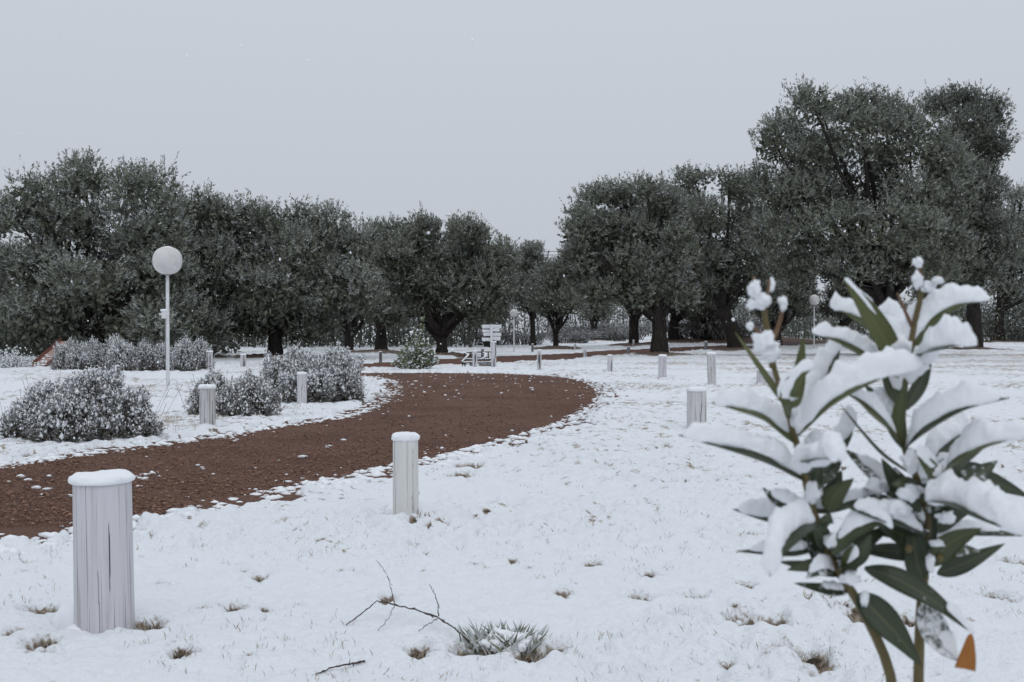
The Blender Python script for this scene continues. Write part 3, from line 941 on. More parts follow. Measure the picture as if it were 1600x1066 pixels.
# ------------------------------------------------------------------ posts
def post_shaft(r, h, seed, seg=72, rows=14, cracks=5, slant=0.0, depth=0.25):
    """whitewashed round log with drying cracks cut into it"""
    rng = np.random.default_rng(seed)
    a_ = np.arange(seg) * 2 * PI / seg
    z = np.linspace(-0.18, h, rows)
    A, Z_ = np.meshgrid(a_, z)
    rad_ = r * (1 + 0.03 * np.cos(A * 2 + rng.random() * 6) + 0.012 * np.cos(A * 5 + rng.random() * 6) + 0.010 * np.cos(A * 11 + 1) - 0.03 * (Z_ / h))
    crk = np.zeros_like(A)
    cs = list(rng.uniform(0, 2 * PI, cracks)) + [-PI / 2 - 0.25 + 0.5 * rng.random(), -PI / 2 + 0.35 + 0.3 * rng.random()]
    for c_ in cs:
        z0 = rng.uniform(-0.2, 0.35) * h; z1 = z0 + h * rng.uniform(0.45, 1.0)
        dr = rng.normal() * 0.035
        wdt = 2 * PI / seg * rng.uniform(0.45, 0.75)
        dist = np.abs(((A - c_ - dr * np.sin(Z_ / h * 5 + c_) + PI) % (2 * PI)) - PI)
        m = (dist < wdt) * ((Z_ > z0) & (Z_ < z1))
        crk = np.maximum(crk, m * rng.uniform(0.5, 1.0))
    rad_ = rad_ - r * 0.06 * crk
    top_fac = np.where(Z_ >= h - 1e-6, 0.985, 1.0)
    x = rad_ * np.cos(A) * top_fac; y = rad_ * np.sin(A) * top_fac
    zz = Z_ + (Z_ > h * 0.9) * slant * x
    v = np.stack([x, y, zz], -1).reshape(-1, 3)
    v = np.vstack([v, [0, 0, h]])
    i = np.arange(rows - 1)[:, None] * seg; j = np.arange(seg)[None, :]; j2 = (j + 1) % seg
    f = np.stack([i + j, i + j2, i + seg + j2, i + seg + j], -1).reshape(-1, 4)
    jj = np.arange(seg); l0 = (rows - 1) * seg
    cap = np.stack([np.full(seg, rows * seg), l0 + jj, l0 + (jj + 1) % seg], -1)
    return v, [f, cap], np.concatenate([crk.ravel(), [0]])


def snow_cap(r, th, seed, seg=40):
    """pillow of snow lying on a post top, slightly overhanging"""
    rng = np.random.default_rng(seed); o = rng.random() * 50
    prof = [(1.0, 0.0), (1.055, 0.10), (1.09, 0.30), (1.085, 0.52), (1.04, 0.74), (0.95, 0.90), (0.8, 0.985), (0.55, 1.03), (0.28, 1.06)]
    a_ = np.arange(seg) * 2 * PI / seg
    vs = []
    for (q, zf) in prof:
        for an in a_:
            n_ = mnoise.noise((math.cos(an) * 1.6 + o, math.sin(an) * 1.6, zf * 1.2)) + 0.6 * mnoise.noise((math.cos(an) * 4 * q + o, math.sin(an) * 4 * q, zf * 3))
            rr_ = r * q * (1 + 0.06 * n_)
            vs.append((rr_ * math.cos(an), rr_ * math.sin(an), th * (zf + 0.26 * n_ * min(1, zf * 2)) - 0.004))
    vs.append((0, 0, th * 1.07)); vs.append((0, 0, -0.004))
    k = len(prof)
    i = np.arange(k - 1)[:, None] * seg; j = np.arange(seg)[None, :]; j2 = (j + 1) % seg
    f = np.stack([i + j, i + j2, i + seg + j2, i + seg + j], -1).reshape(-1, 4)
    jj = np.arange(seg)
    c1 = np.stack([np.full(seg, k * seg), (k - 1) * seg + jj, (k - 1) * seg + (jj + 1) % seg], -1)
    c0 = np.stack([np.full(seg, k * seg + 1), (jj + 1) % seg, jj], -1)
    return np.array(vs), [f, c1, c0]


POSTS = [  # px, base py, width px, top of wood py, snow px, material, tilt deg, label
    (162, 985, 90, 752, 14, M_POST, -0.8, 'thick whitewashed post nearest the camera with snow pillow, lower left'),
    (634, 819, 41, 687, 11, M_POSTW, -0.3, 'slim cracked white post standing on snow between camera and road, centre'),
    (1088.5, 672, 30, 611, 6, M_POST2, 0.3, 'peeling white post with dark bark marks left of the sapling'),
    (324, 668, 25, 607, 6, M_POST2, 0.0, 'weathered white post in front of the sparse round shrub across the road'),
    (471.5, 633, 15, 585, 4, M_POST2, 0.0, 'white post before the biggest shrub on the road island'),
    (1112.5, 603, 13.5, 554, 4, M_POST2, -1.2, 'tall slim white post behind the peeling one, right of the road bend'),
    (1035, 591, 12.5, 557, 3, M_POST, 0.5, 'white post standing in front of the three stemmed olive'),
    (953, 582, 8, 556, 2, M_POST, 0, 'small white post just beyond the road bend'),
    (842.5, 580, 7.5, 548, 2, M_POST, 0, 'white post on far road edge right of the finger sign'),
    (771.5, 574, 8, 535, 1.5, M_POST, 0, 'tall white post touching the foot of the finger sign'),
    (742, 574, 8, 549, 1.5, M_POST, 0, 'white post in front of the black iron frame'),
    (558.5, 592, 8.5, 569, 2, M_POST, 0, 'short white post at the right end of the biggest island shrub'),
    (541, 577, 9, 557, 2, M_POST, 0, 'white post peeking over the biggest island shrub'),
    (327, 580, 10.5, 550, 2, M_POST2, 0, 'white post at the right end of the snowy shrub row'),
    (380, 574, 9.5, 555, 2, M_POST2, 0, 'white post top seen between shrub row and biggest island shrub'),
    (594.5, 566, 5, 550, 1, M_POSTG, 0, 'thin grey post left of the young green shrub'),
    (674.5, 565, 6, 546, 1, M_POSTG, 0, 'grey post right of the young green shrub'),
    (754, 565, 5, 545, 1, M_POSTG, 0, 'dark post behind the black iron frame'),
    (914, 560, 5, 546, 1, M_POST2, 0, 'small pale post beyond the second track, left of the grey one'),
    (898.5, 548, 3.5, 537, 1, M_POST2, 0, 'tiny pale post beside the small forked olive'),
    (982, 557, 5, 542, 1, M_POSTG, 0, 'dark grey post at the left of the three stemmed trunk'),
    (1044, 551, 5, 537, 1, M_POST2, 0, 'pale post at the right of the three stemmed trunk'),
    (990, 543, 3.5, 532, 1, M_POST2, 0, 'tiny pale post at the foot of the dark olive behind'),
    (1103, 549, 5, 534, 1, M_POSTG, 0, 'dark grey post before the red earth bank'),
    (1147, 544, 4, 531, 1, M_POST2, 0, 'tiny pale post at the foot of the leaning olive'),
    (832, 551, 3.5, 538, 1, M_POSTG, 0, 'tiny grey post below the far globe lamp'),
    (1197, 599, 30, 580, 5, M_POST, 0, 'squat white stump half hidden behind the sapling leaves'),
    (1217, 545, 4, 533, 1, M_POSTG, 0, 'tiny dark post behind the sapling flower stalk'),
]
for i, (px, py, w, tp, sn, m, tilt, lab) in enumerate(POSTS):
    B = G(px, py); d = B[1]; k = d / F
    r = w * k * 0.5; h = (py - tp) * k
    near = w > 12
    t = thing('wooden_post', lab, 'post', B, 'white wooden posts along the road')
    t.rotation_euler = (0, math.radians(tilt), (i * 0.7) % 0.5)
    v, f, crk = post_shaft(r, h, 400 + i, 300 if w > 35 else (72 if near else 16), 40 if near else 6, 6 if near else 0, 0.06 if i == 1 else 0.0)
    obj('shaft', mesh_np('shaft', v, f, m, None, True, {'crack': ('POINT', crk)}), t)
    v, f = snow_cap(r, sn * k, 500 + i, 56 if w > 35 else (32 if near else 12))
    obj('snow_cap', mesh_np('snow_cap', v, f, M_SNOW), t).location = (0, 0, h)

# snow piled against the two near posts
def drift(px, py, rx, ry, hz, seed):
    B = G(px, py); rng = np.random.default_rng(seed)
    tv, tf = ICO2
    v = tv.copy()
    for i_, p in enumerate(v):
        v[i_] = p * (1 + 0.25 * mnoise.noise(Vector(p) * 2.2 + Vector((seed, 0, 0))) + 0.1 * mnoise.noise(Vector(p) * 6))
    return v * [rx, ry, hz] + B + [0, 0, 0.0], tf


mb = MB()
for a in [(122, 975, 0.08, 0.10, 0.085, 1), (140, 990, 0.10, 0.05, 0.035, 2), (616, 808, 0.06, 0.08, 0.075, 3), (608, 822, 0.12, 0.10, 0.035, 4), (140, 960, 0.10, 0.08, 0.05, 5)]:
    mb.add(*drift(*a))
obj('snow_drifts', mb.mesh('snow_drifts', M_SNOW), kind='stuff')

# ------------------------------------------------------------------ globe lamps
def globe_lamp(px, base, top_py, globe_px, label, boxed):
    d = base[1]; k = d / F
    t = thing('globe_lamp', label, 'street lamp', base, 'white globe lamps')
    R = globe_px * 0.5 * k
    ztop = H + (HOR - top_py) * k - base[2]
    zc = ztop - R * 0.95
    pr = 0.030
    mb = MB(); mb.add(*tube([(0, 0, -0.2), (0, 0, 0.3), (0, 0, zc * 0.55), (0, 0, zc - R * 0.9)], [pr * 1.1, pr * 1.05, pr, pr * 0.95], 16))
    obj('pole', mb.mesh('pole', M_WHITE), t)
    prof = []
    n = 28
    for i in range(n + 1):
        th = -PI / 2 + PI * i / n
        e = 0.88
        cr, sr = math.cos(th), math.sin(th)
        prof.append((R * math.copysign(abs(cr) ** e, 1), R * 0.96 * math.copysign(abs(sr) ** e, sr)))
    pr_ = np.array(prof); pr_[:, 0] = np.maximum(pr_[:, 0], 0.0004)
    v, f = tube(np.stack([np.zeros(n + 1), np.zeros(n + 1), pr_[:, 1] + zc + np.arange(n + 1) * 1e-6], 1), pr_[:, 0], 40)
    obj('globe', mesh_np('globe', v, f, M_GLOBE), t)
    v, f = tube([(0, 0, zc - R * 1.02), (0, 0, zc - R * 0.9), (0, 0, zc - R * 0.82)], [0.045, 0.075, 0.07], 20)
    obj('collar', mesh_np('collar', v, f, M_GREY), t)
    # thin snow on the crown of the globe
    pts_ = []
    vv, ff = snow_cap(R * 0.62, R * 0.10, int(px), 40)
    vv[:, 2] += np.sqrt(np.maximum(0, R ** 2 - (vv[:, 0] ** 2 + vv[:, 1] ** 2))) * 0.96 - R * 0.06
    obj('snow_cap', mesh_np('snow_cap', vv, ff, M_SNOW), t).location = (0, 0, zc)
    if boxed:
        zb = H + (HOR - 492) * k - base[2]
        mb = MB(); mb.add(*box(-0.055, -0.01, zb, 0.085, 0.075, 0.13, 0.2)); mb.add(*box(-0.115, -0.02, zb + 0.01, 0.05, 0.05, 0.035, 0.2))
        jb = obj('junction_box', mb.mesh('junction_box', M_WHITE, smooth=False), t)
        vv, ff = snow_cap(0.055, 0.035, 77, 20)
        obj('snow_cap', mesh_np('snow_cap', vv, ff, M_SNOW), jb).location = (-0.065, -0.01, zb + 0.066)
        mb = MB(); mb.add(*tube([(-0.1, -0.02, zb - 0.02), (-0.105, -0.02, zb - 0.10)], 0.012, 8))
        mb.add(*tube([(-0.03, -0.02, zb - 0.06), (-0.033, -0.02, zb - 0.3), (-0.03, -0.015, zb - 0.7)], 0.009, 6))
        obj('cable', mb.mesh('cable', M_GREY), t)
    else:
        zb = zc * 0.6
        mb = MB(); mb.add(*box(0.05, -0.02, zb, 0.07, 0.07, 0.12))
        obj('junction_box', mb.mesh('junction_box', M_WHITE, smooth=False), t)


globe_lamp(260, G(262, 607), 386, 45, 'big white globe lamp on slim pole behind the left shrubs', True)
d = 51.0
globe_lamp(803, np.array([(803 - 800) / F * d, d, float(Zc(0.1, d))]), 483.5, 12.5, 'far white globe lamp behind the finger sign, in the centre', False)
d = 55.0
globe_lamp(1271, np.array([(1272 - 800) / F * d, d, float(Zc(15, d))]), 461, 16.5, 'white globe lamp seen between the sapling shoots at right', False)

# thin white stake with a curled top, before the broad left olive
B = G(450, 556); k = B[1] / F
q = [P3(450, 556, B[1]) - [0, 0, 0.1], P3(450, 530, B[1]), P3(449, 505, B[1]), P3(451, 494, B[1]), P3(456, 488, B[1])]
t = thing('curled_stake', 'thin white stake with curled snowy tip before the broad left olive', 'stake', B)
obj('rod', MB().add(*tube(np.array(q), [0.022, 0.022, 0.022, 0.03, 0.035], 8)).mesh('rod', M_WHITE, B), t)
v, f = snow_cap(0.09, 0.09, 91, 16)
obj('snow_cap', mesh_np('snow_cap', v, f, M_SNOW), t).location = P3(455, 491, B[1]) - B

# ------------------------------------------------------------------ finger sign
B = G(768, 571); d = B[1]; k = d / F
t = thing('finger_sign', 'white wooden finger sign with stacked blank boards either side', 'sign', B)
ztop = H + (HOR - 507) * k
mb = MB(); mb.add(*box(B[0], B[1], (B[2] - 0.2 + ztop) / 2, 3.6 * k, 0.06, ztop - B[2] + 0.2))
o = obj('pole', mb.mesh('pole', M_WHITE, B, False), t)
BO = [(754, 767.2, 508, 513.5, 0), (753, 767, 515.5, 519.6, 0.8), (754.5, 767, 520.6, 525.2, -0.5), (753, 767, 528.3, 533, 0.7),
      (769, 783, 508, 512.6, 0), (770, 780.5, 513.6, 518, -0.3), (770, 783.5, 520.6, 525.2, 0), (770, 782, 526.6, 532, 0.4)]
for i, (x0, x1, y0, y1, sl) in enumerate(BO):
    p0 = P3(x0, y0, d); p1 = P3(x1, y1, d)
    w = p1[0] - p0[0]; hh = p0[2] - p1[2]
    left = x0 < 767
    tipx = -1 if left else 1
    pts2 = [(-w / 2, -hh / 2), (w / 2, -hh / 2), (w / 2, hh / 2), (-w / 2, hh / 2)]
    if i in (1, 2, 6):
        pts2 = [(-w / 2, -hh / 2), (w / 2 - 0.03, -hh / 2), (w / 2, 0), (w / 2 - 0.03, hh / 2), (-w / 2, hh / 2)]
        if left:
            pts2 = [(-a_, b_) for a_, b_ in pts2][::-1]
    n_ = len(pts2); v = [(a_, -0.012, b_) for a_, b_ in pts2] + [(a_, 0.012, b_) for a_, b_ in pts2]
    fs = [np.array([list(range(n_))]), np.array([list(range(n_, 2 * n_))[::-1]]), np.array([[j, j + n_, (j + 1) % n_ + n_, (j + 1) % n_] for j in range(n_)])]
    br = obj('board', mesh_np('board', np.array(v), fs, M_WHITE, None, False), t)
    br.location = np.array([(p0[0] + p1[0]) / 2, d + 0.045, (p0[2] + p1[2]) / 2]) - B
    br.rotation_euler = (0, math.radians(sl * 2), math.radians(3 * (i % 3 - 1)))
    rng = np.random.default_rng(800 + i); m_ = 14
    sv, sf = blobs(np.stack([np.linspace(-w * 0.46, w * 0.46, m_), np.zeros(m_), np.full(m_, hh / 2 + 0.002)], 1), np.stack([np.full(m_, w / m_ * 0.9), np.full(m_, 0.013), rng.uniform(0.004, 0.009, m_)], 1), rng, ICO1, 0.1)
    obj('snow_cap', mesh_np('snow_cap', sv, sf, M_SNOW), br)

# ------------------------------------------------------------------ black iron frame by the sign
B = G(748, 573); d = B[1]; k = d / F
t = thing('iron_frame', 'black bent iron bar frame lined with snow beside the finger sign', 'iron frame', B)
def bar(name, pxs, r=0.016, dy=0.0, snow=True):
    q = np.array([P3(a_, b_, d) + [0, (c_ if len(rest := ()) == 0 else 0) + dy, 0] for a_, b_, c_ in pxs])
    o = obj(name, MB().add(*tube(q, r, 8)).mesh(name, M_IRON, B), t)
    if snow:
        q2 = np.concatenate([np.linspace(q[i_], q[i_ + 1], 8)[:-1] for i_ in range(len(q) - 1)])
        rng = np.random.default_rng(int(pxs[0][0] * 10))
        sv, sf = blobs(q2 + [0, 0, r * 1.05], np.stack([np.full(len(q2), r * 1.7), np.full(len(q2), r * 1.2), rng.uniform(0.8, 1.2, len(q2)) * r * 0.9], 1), rng, ICO1, 0.1)
        obj('snow', mesh_np('snow', sv - B, sf, M_SNOW), o)
bar('top_rail', [(725.5, 551.5, 0), (737, 550.8, 0), (752, 550.2, 0), (766, 550, 0), (770, 552, 0)], 0.014, snow=False)
bar('lower_rail', [(729, 561.5, -0.1), (745, 562, -0.1), (768, 561.5, -0.1)], 0.020)
bar('foot_rail', [(723, 566.5, -0.3), (735, 566, -0.3), (752, 566.5, -0.3), (769, 566, -0.3)], 0.018)
bar('bent_bar', [(725.5, 552, 0), (732, 555, -0.05), (728, 559.5, -0.2), (722, 566, -0.35)], 0.018)
bar('bent_bar', [(756, 552, 0), (759.5, 554, -0.05), (757.5, 559, -0.1), (753, 561.5, -0.1)], 0.020)
bar('bent_bar', [(768, 553, 0), (770.5, 555.5, -0.05), (768.5, 560, -0.1), (765, 561.5, -0.1)], 0.020)
bar('upright', [(735.5, 550.8, 0), (735, 556, 0), (734, 561.5, -0.1)], 0.016, snow=False)
bar('upright', [(763, 550, 0), (763, 556, 0), (763, 561.5, -0.1)], 0.016, snow=False)
bar('upright', [(725.5, 551.5, 0), (725.8, 556, 0), (726, 572, 0)], 0.012, snow=False)
bar('leg', [(722.5, 566.5, -0.35), (723.5, 570, -0.35), (723.5, 574.5, -0.35)], 0.014, snow=False)
bar('leg', [(722.5, 566.5, -0.35), (726, 568.5, -0.3), (729, 574, -0.3)], 0.014, snow=False)
# the grey weathered timbers lying under it
for i, (x0, x1, y0, y1, lab) in enumerate([(733, 738.5, 564.5, 573.5, 'short grey timber stub under the left of the iron frame'), (746, 771, 565.5, 569, 'upper grey timber under the iron frame'), (748, 771, 569.3, 573, 'lower grey timber under the iron frame')]):
    p0 = P3(x0, y1, d); p1 = P3(x1, y0, d)
    m_ = MB(); rr_ = (p1[2] - p0[2]) / 2 if i else (p1[0] - p0[0]) / 2
    q = np.linspace([p0[0], d + 0.25, (p0[2] + p1[2]) / 2], [p1[0], d + 0.25, (p0[2] + p1[2]) / 2], 8) if i else np.linspace([(p0[0] + p1[0]) / 2, d + 0.25, p0[2]], [(p0[0] + p1[0]) / 2, d + 0.25, p1[2]], 8)
    q = q + np.random.default_rng(i).normal(size=q.shape) * 0.006
    o = obj('timber_log', m_.add(*tube(q, rr_ * 0.97, 12)).mesh('timber_log', M_STONE))
    tag(o, lab, 'log', 'grey timbers under the iron frame')

# ------------------------------------------------------------------ playground slide
B = G(68, 573); d = B[1]; k = d / F
t = thing('playground_slide', 'red brown playground slide with snowy chute behind the shrub row', 'slide', B)
path = [(66, 570.5, -0.25), (66.5, 569, -0.1), (67.5, 563, 0.2), (69.5, 554, 0.5), (71.5, 545.5, 0.8), (73, 538.5, 1.05), (74, 534, 1.25)]
q = np.array([[P3(a_, b_, d)[0], d + c_, P3(a_, b_, d)[2]] for a_, b_, c_ in path]); hw = np.array([11.5, 11.2, 10.5, 9.2, 7.6, 7, 7]) * k
def strip(off0, off1, z0, z1, thick):
    a_ = q + np.stack([off0 * hw, 0 * hw, np.full(7, z0)], 1); b_ = q + np.stack([off1 * hw, 0 * hw, np.full(7, z1)], 1)
    lo = np.array([0, thick, 0])
    v = np.concatenate([a_, b_, b_ + lo, a_ + lo]); fs = []
    for i_ in range(6):
        for s_ in range(4):
            e = (s_ + 1) % 4
            fs.append([s_ * 7 + i_, e * 7 + i_, e * 7 + i_ + 1, s_ * 7 + i_ + 1])
    fs += [[0, 21, 14, 7], [6, 13, 20, 27]]
    return v, np.array(fs)
o = obj('chute', MB().add(*strip(-1.0, 1.0, 0.0, 0.0, 0.05)).mesh('chute', M_SLIDEBED, B, False), t)
for s_ in (-1, 1):
    obj('side_wall', MB().add(*strip(s_ * 1.0, s_ * 1.16, -0.03, 0.10, 0.06)).mesh('side_wall', M_SLIDE, B, False), t)
obj('front_lip', MB().add(*box(q[0][0], q[0][1] - 0.02, (q[0][2] + B[2]) / 2 - 0.03, hw[0] * 2.3, 0.06, 0.12)).mesh('front_lip', M_SLIDE, B, False), t)
tp_ = q[-1]
for s_ in (-1, 1):
    obj('ladder_rail', MB().add(*tube([(tp_[0] + s_ * 0.15, tp_[1] + 0.9, B[2] - 0.1), (tp_[0] + s_ * 0.15, tp_[1] + 0.1, tp_[2]), (tp_[0] + s_ * 0.15, tp_[1], tp_[2] + 0.02)], 0.022, 8)).mesh('ladder_rail', M_SLIDE, B), t)
for j in range(3):
    f_ = (j + 1) / 4
    obj('rung', MB().add(*tube([(tp_[0] - 0.15, tp_[1] + 0.9 - 0.8 * f_, B[2] + (tp_[2] - B[2]) * f_), (tp_[0] + 0.15, tp_[1] + 0.9 - 0.8 * f_, B[2] + (tp_[2] - B[2]) * f_)], 0.016, 6)).mesh('rung', M_SLIDE, B), t)
rng = np.random.default_rng(5); sP = []
for _ in range(26):
    i_ = rng.uniform(0, 3.2); j0 = int(i_); fr_ = i_ - j0
    c_ = q[j0] * (1 - fr_) + q[j0 + 1] * fr_; w_ = hw[j0]
    sP.append(c_ + [rng.uniform(-0.7, 0.7) * w_, -0.005, 0.004])
sv, sf = blobs(np.array(sP), np.stack([rng.uniform(0.03, 0.07, 26), rng.uniform(0.03, 0.06, 26), rng.uniform(0.01, 0.02, 26)], 1), rng, ICO1, 0.15)
obj('snow', mesh_np('snow', sv - B, sf, M_SNOW), o)

# ------------------------------------------------------------------ low herb shrubs loaded with snow
def herb_mesh(w, dp, h, n, seed, tmpl, sz=1.0, snow_p=0.85, stalks=0, dark=0.0, domes=None):
    """returns three meshes: woody stems, leaf needles, snow clumps (local, base at 0)"""
    rng = np.random.default_rng(seed)
    d_ = unit(rng.normal(size=(n, 3))); d_[:, 2] = np.abs(d_[:, 2])
    r = rng.random(n) ** 0.28
    wob = np.array([1 + 0.42 * mnoise.noise((a_[0] * 1.9 + seed, a_[1] * 1.9, a_[2] * 1.9)) + 0.26 * mnoise.noise((a_[0] * 5 + seed, a_[1] * 5, a_[2] * 5)) for a_ in d_])
    p = d_ * np.array([w / 2, dp / 2, h]) * (r * wob)[:, None]
    if domes:
        dm = np.array(domes); wt = dm[:, 2] * dm[:, 3]
        di_ = rng.choice(len(dm), n, p=wt / wt.sum()); g_ = dm[di_]
        p = d_ * np.stack([w * g_[:, 2], dp * g_[:, 2] * 1.15, h * g_[:, 3]], 1) * (r * wob)[:, None] + np.stack([g_[:, 0] * w, g_[:, 1] * dp, 0 * g_[:, 0]], 1)
    p[:, 2] = np.maximum(p[:, 2], 0.03)
    ax = unit(d_ * 0.55 + [0, 0, 0.75] + rng.normal(size=(n, 3)) * 0.25)
    # needles
    k = 12
    ls = rng.uniform(0.06, 0.13, n) * sz
    t_ = rng.random((n, k))
    pos = p[:, None] + ax[:, None] * ((t_ - 0.6) * ls[:, None])[..., None]
    rd = rng.normal(size=(n, k, 3)); rd = unit(rd - ax[:, None] * np.sum(rd * ax[:, None], -1, keepdims=True))
    D = unit(ax[:, None] * 0.75 + rd * 0.75).reshape(-1, 3)
    v, f, nn = leaf_quads(pos.reshape(-1, 3), D, rng.uniform(0.028, 0.05, n * k) * sz, rng.uniform(0.008, 0.014, n * k) * sz, rng, tri=True)
    tone = np.clip(rng.normal(0.45 - dark, 0.25, n * k), 0, 1)
    sn = (rng.random(n * k) < np.repeat(0.26 + 0.50 * sstep(0.0, 0.6, d_[:, 2]), k)) * np.clip(np.abs(nn[:, 2]), 0.2, 1) * 0.85
    m = n
    di = unit(rng.normal(size=(m, 3))); di[:, 2] = np.abs(di[:, 2])
    pi_ = di * np.array([w / 2, dp / 2, h]) * (rng.random(m) ** 0.5 * 0.72)[:, None]
    if domes:
        pi_ = di * np.stack([w * g_[:, 2], dp * g_[:, 2] * 1.15, h * g_[:, 3]], 1) * (rng.random(m) ** 0.5 * 0.78)[:, None] + np.stack([g_[:, 0] * w, g_[:, 1] * dp, 0 * g_[:, 0]], 1)
    v2, f2, _n = leaf_quads(pi_, unit(rng.normal(size=(m, 3)) + [0, 0, 0.6]), rng.uniform(0.06, 0.12, m) * sz, rng.uniform(0.02, 0.045, m) * sz, rng)
    f = [f, f2 + len(v)]; v = np.concatenate([v, v2]); tone = np.concatenate([tone, rng.random(m) * 0.3]); sn = np.concatenate([sn, np.zeros(m)])
    foliage = mesh_np('foliage', v, f, M_HERB, None, False, {'tone': ('FACE', tone), 'snow': ('FACE', sn)})
    # snow: small lumps strung along the tip of each outer sprig
    ok = (r > 0.70) & (rng.random(n) < snow_p * (0.22 + 0.78 * sstep(0.05, 0.55, d_[:, 2])))
    q = p[ok]; a2 = ax[ok]; m = len(q)
    P_ = []; S_ = []
    for j in range(4):
        s0 = (0.007 + 0.016 * rng.random(m) ** 2.0) * sz * (1 - 0.15 * j)
        P_.append(q + a2 * (0.022 * (j - 1.2) * sz + rng.normal(size=(m, 1)) * 0.01) + [0, 0, 0.008 * sz] + rng.normal(size=(m, 3)) * 0.012 * sz)
        S_.append(np.stack([s0 * rng.uniform(0.8, 1.3, m), s0, s0 * rng.uniform(0.8, 2.2, m)], 1))
    v, f = blobs(np.concatenate(P_), np.concatenate(S_), rng, tmpl, 0.34)
    snow = mesh_np('snow', v, f, M_SNOW)
    mb = MB()
    for i in range(0, n, 7):
        s_ = np.array([p[i][0] * 0.25, p[i][1] * 0.25, -0.03])
        mb.add(*tube(bez(s_, (s_ + p[i]) / 2 + [0, 0, -0.04], p[i], 5), np.linspace(0.009, 0.003, 5) * sz, 4, False))
    for i in range(stalks):
        a_ = rng.uniform(0, 2 * PI); rr_ = rng.uniform(0.75, 1.08)
        s_ = np.array([math.cos(a_) * w / 2 * rr_, math.sin(a_) * dp / 2 * rr_, 0.0]) * [1, 1, 1]
        s_[2] = h * 0.4 * rng.random()
        e = s_ + [rng.normal() * 0.08 + math.cos(a_) * 0.10, rng.normal() * 0.06, h * rng.uniform(0.45, 0.75)]
        mb.add(*tube(bez(s_, (s_ + e) / 2, e, 4), [0.0014, 0.0012, 0.0011, 0.0018], 4, False))
    stems = mb.mesh('stems', M_TWIG)
    return stems, foliage, snow


def herb(label, px, py, w_px, h_px, n, seed, tmpl=ICO0, sz=1.0, dp=0.8, stalks=0, meshes=None, rz=0.0, sc=1.0, snow_p=0.85, group='snow laden low shrubs', domes=None):
    B = G(px, py); k = B[1] / F
    w, h = w_px * k, h_px * k
    y_off = w * dp * 0.5
    B = B + [0, y_off * 0.95, 0]
    if meshes is None:
        meshes = herb_mesh(w, w * dp, h, n, seed, tmpl, sz, snow_p, stalks, 0.0, domes)
        s3 = (1, 1, 1)
    else:
        s3 = sc
    t = thing('low_shrub', label, 'shrub', B, group, rz, s3)
    for nm, me_ in zip(('stems', 'foliage', 'snow'), meshes):
        obj(nm, me_, t, kind='stuff')
    return meshes


herb('wide grey herb shrub laden with snow, nearest, at the left edge', 96, 694, 236, 104, 5200, 601, OCT, 1.1, 0.75, 22, snow_p=0.95, domes=[(-0.24, 0.05, 0.27, 0.86), (0.06, 0.0, 0.30, 1.06), (0.30, 0.02, 0.21, 0.74), (-0.02, -0.2, 0.3, 0.7), (-0.38, -0.05, 0.15, 0.55)])
herb('loose twiggy shrub behind the weathered post across the road', 350, 655, 140, 72, 2300, 602, OCT, 1.05, 0.8, 26, snow_p=0.75, domes=[(-0.22, 0.05, 0.28, 0.95), (0.2, 0.0, 0.3, 0.9), (0.05, -0.2, 0.25, 0.65)])
hm = herb('biggest rounded dark shrub with snow tufts on the road island', 472, 631, 172, 80, 4200, 603, OCT, 1.15, 0.8, 8, domes=[(-0.2, 0.05, 0.29, 0.98), (0.2, 0.05, 0.29, 1.0), (0.0, -0.2, 0.3, 0.75), (0.36, -0.05, 0.14, 0.55)])
for px, py, wpx, hpx, rz, lab in [(112, 580, 80, 48, 0.4, 'leftmost dome of the snowy shrub row, beside the slide'), (182, 581, 84, 52, 1.9, 'peaked second shrub of the snowy row left of the lamp pole'),
                                  (240, 581, 86, 44, 3.0, 'third shrub of the snowy row, behind the lamp pole'), (288, 581, 72, 50, 4.2, 'rightmost shrub of the snowy row before the white post')]:
    B = G(px, py); k = B[1] / F; B0 = G(472, 631); w0, h0 = 172 * B0[1] / F, 84 * B0[1] / F
    herb(lab, px, py, wpx, hpx, 0, 0, meshes=hm, rz=rz, sc=(wpx * k / w0, wpx * k / w0 / 0.85, hpx * k / h0))

# spiky plant at the far left edge
B = G(12, 575); k = B[1] / F; rng = np.random.default_rng(611)
n = 240
d_ = unit(rng.normal(size=(n, 3)) * [1, 1, 0.6] + [0, 0, 0.7])
base = rng.normal(size=(n, 3)) * [0.22, 0.15, 0.0]
Ln = rng.uniform(0.35, 0.62, n)
k8 = 14
tt_ = np.linspace(0.15, 1, k8)
pos = (base[:, None] + d_[:, None] * (tt_[None, :, None] * Ln[:, None, None])).reshape(-1, 3)
DD = np.repeat(d_, k8, 0) + rng.normal(size=(n * k8, 3)) * 0.5
v, f, nn = leaf_quads(pos, unit(DD), rng.uniform(0.04, 0.07, n * k8), rng.uniform(0.012, 0.02, n * k8), rng)
t = thing('low_shrub', 'spiky green shrub with snowy upright shoots at the left edge', 'shrub', B, 'snow laden low shrubs')
obj('foliage', mesh_np('foliage', v, f, M_SHRUB, None, False, {'tone': ('FACE', rng.random(n * k8) * 0.5), 'snow': ('FACE', (rng.random(n * k8) < 0.5) * 0.85)}), t, kind='stuff')
sv, sf = blobs(pos[::3] + [0, 0, 0.01], rng.uniform(0.012, 0.028, (len(pos[::3]), 3)), rng, ICO0, 0.2)
obj('snow', mesh_np('snow', sv, sf, M_SNOW), t, kind='stuff')

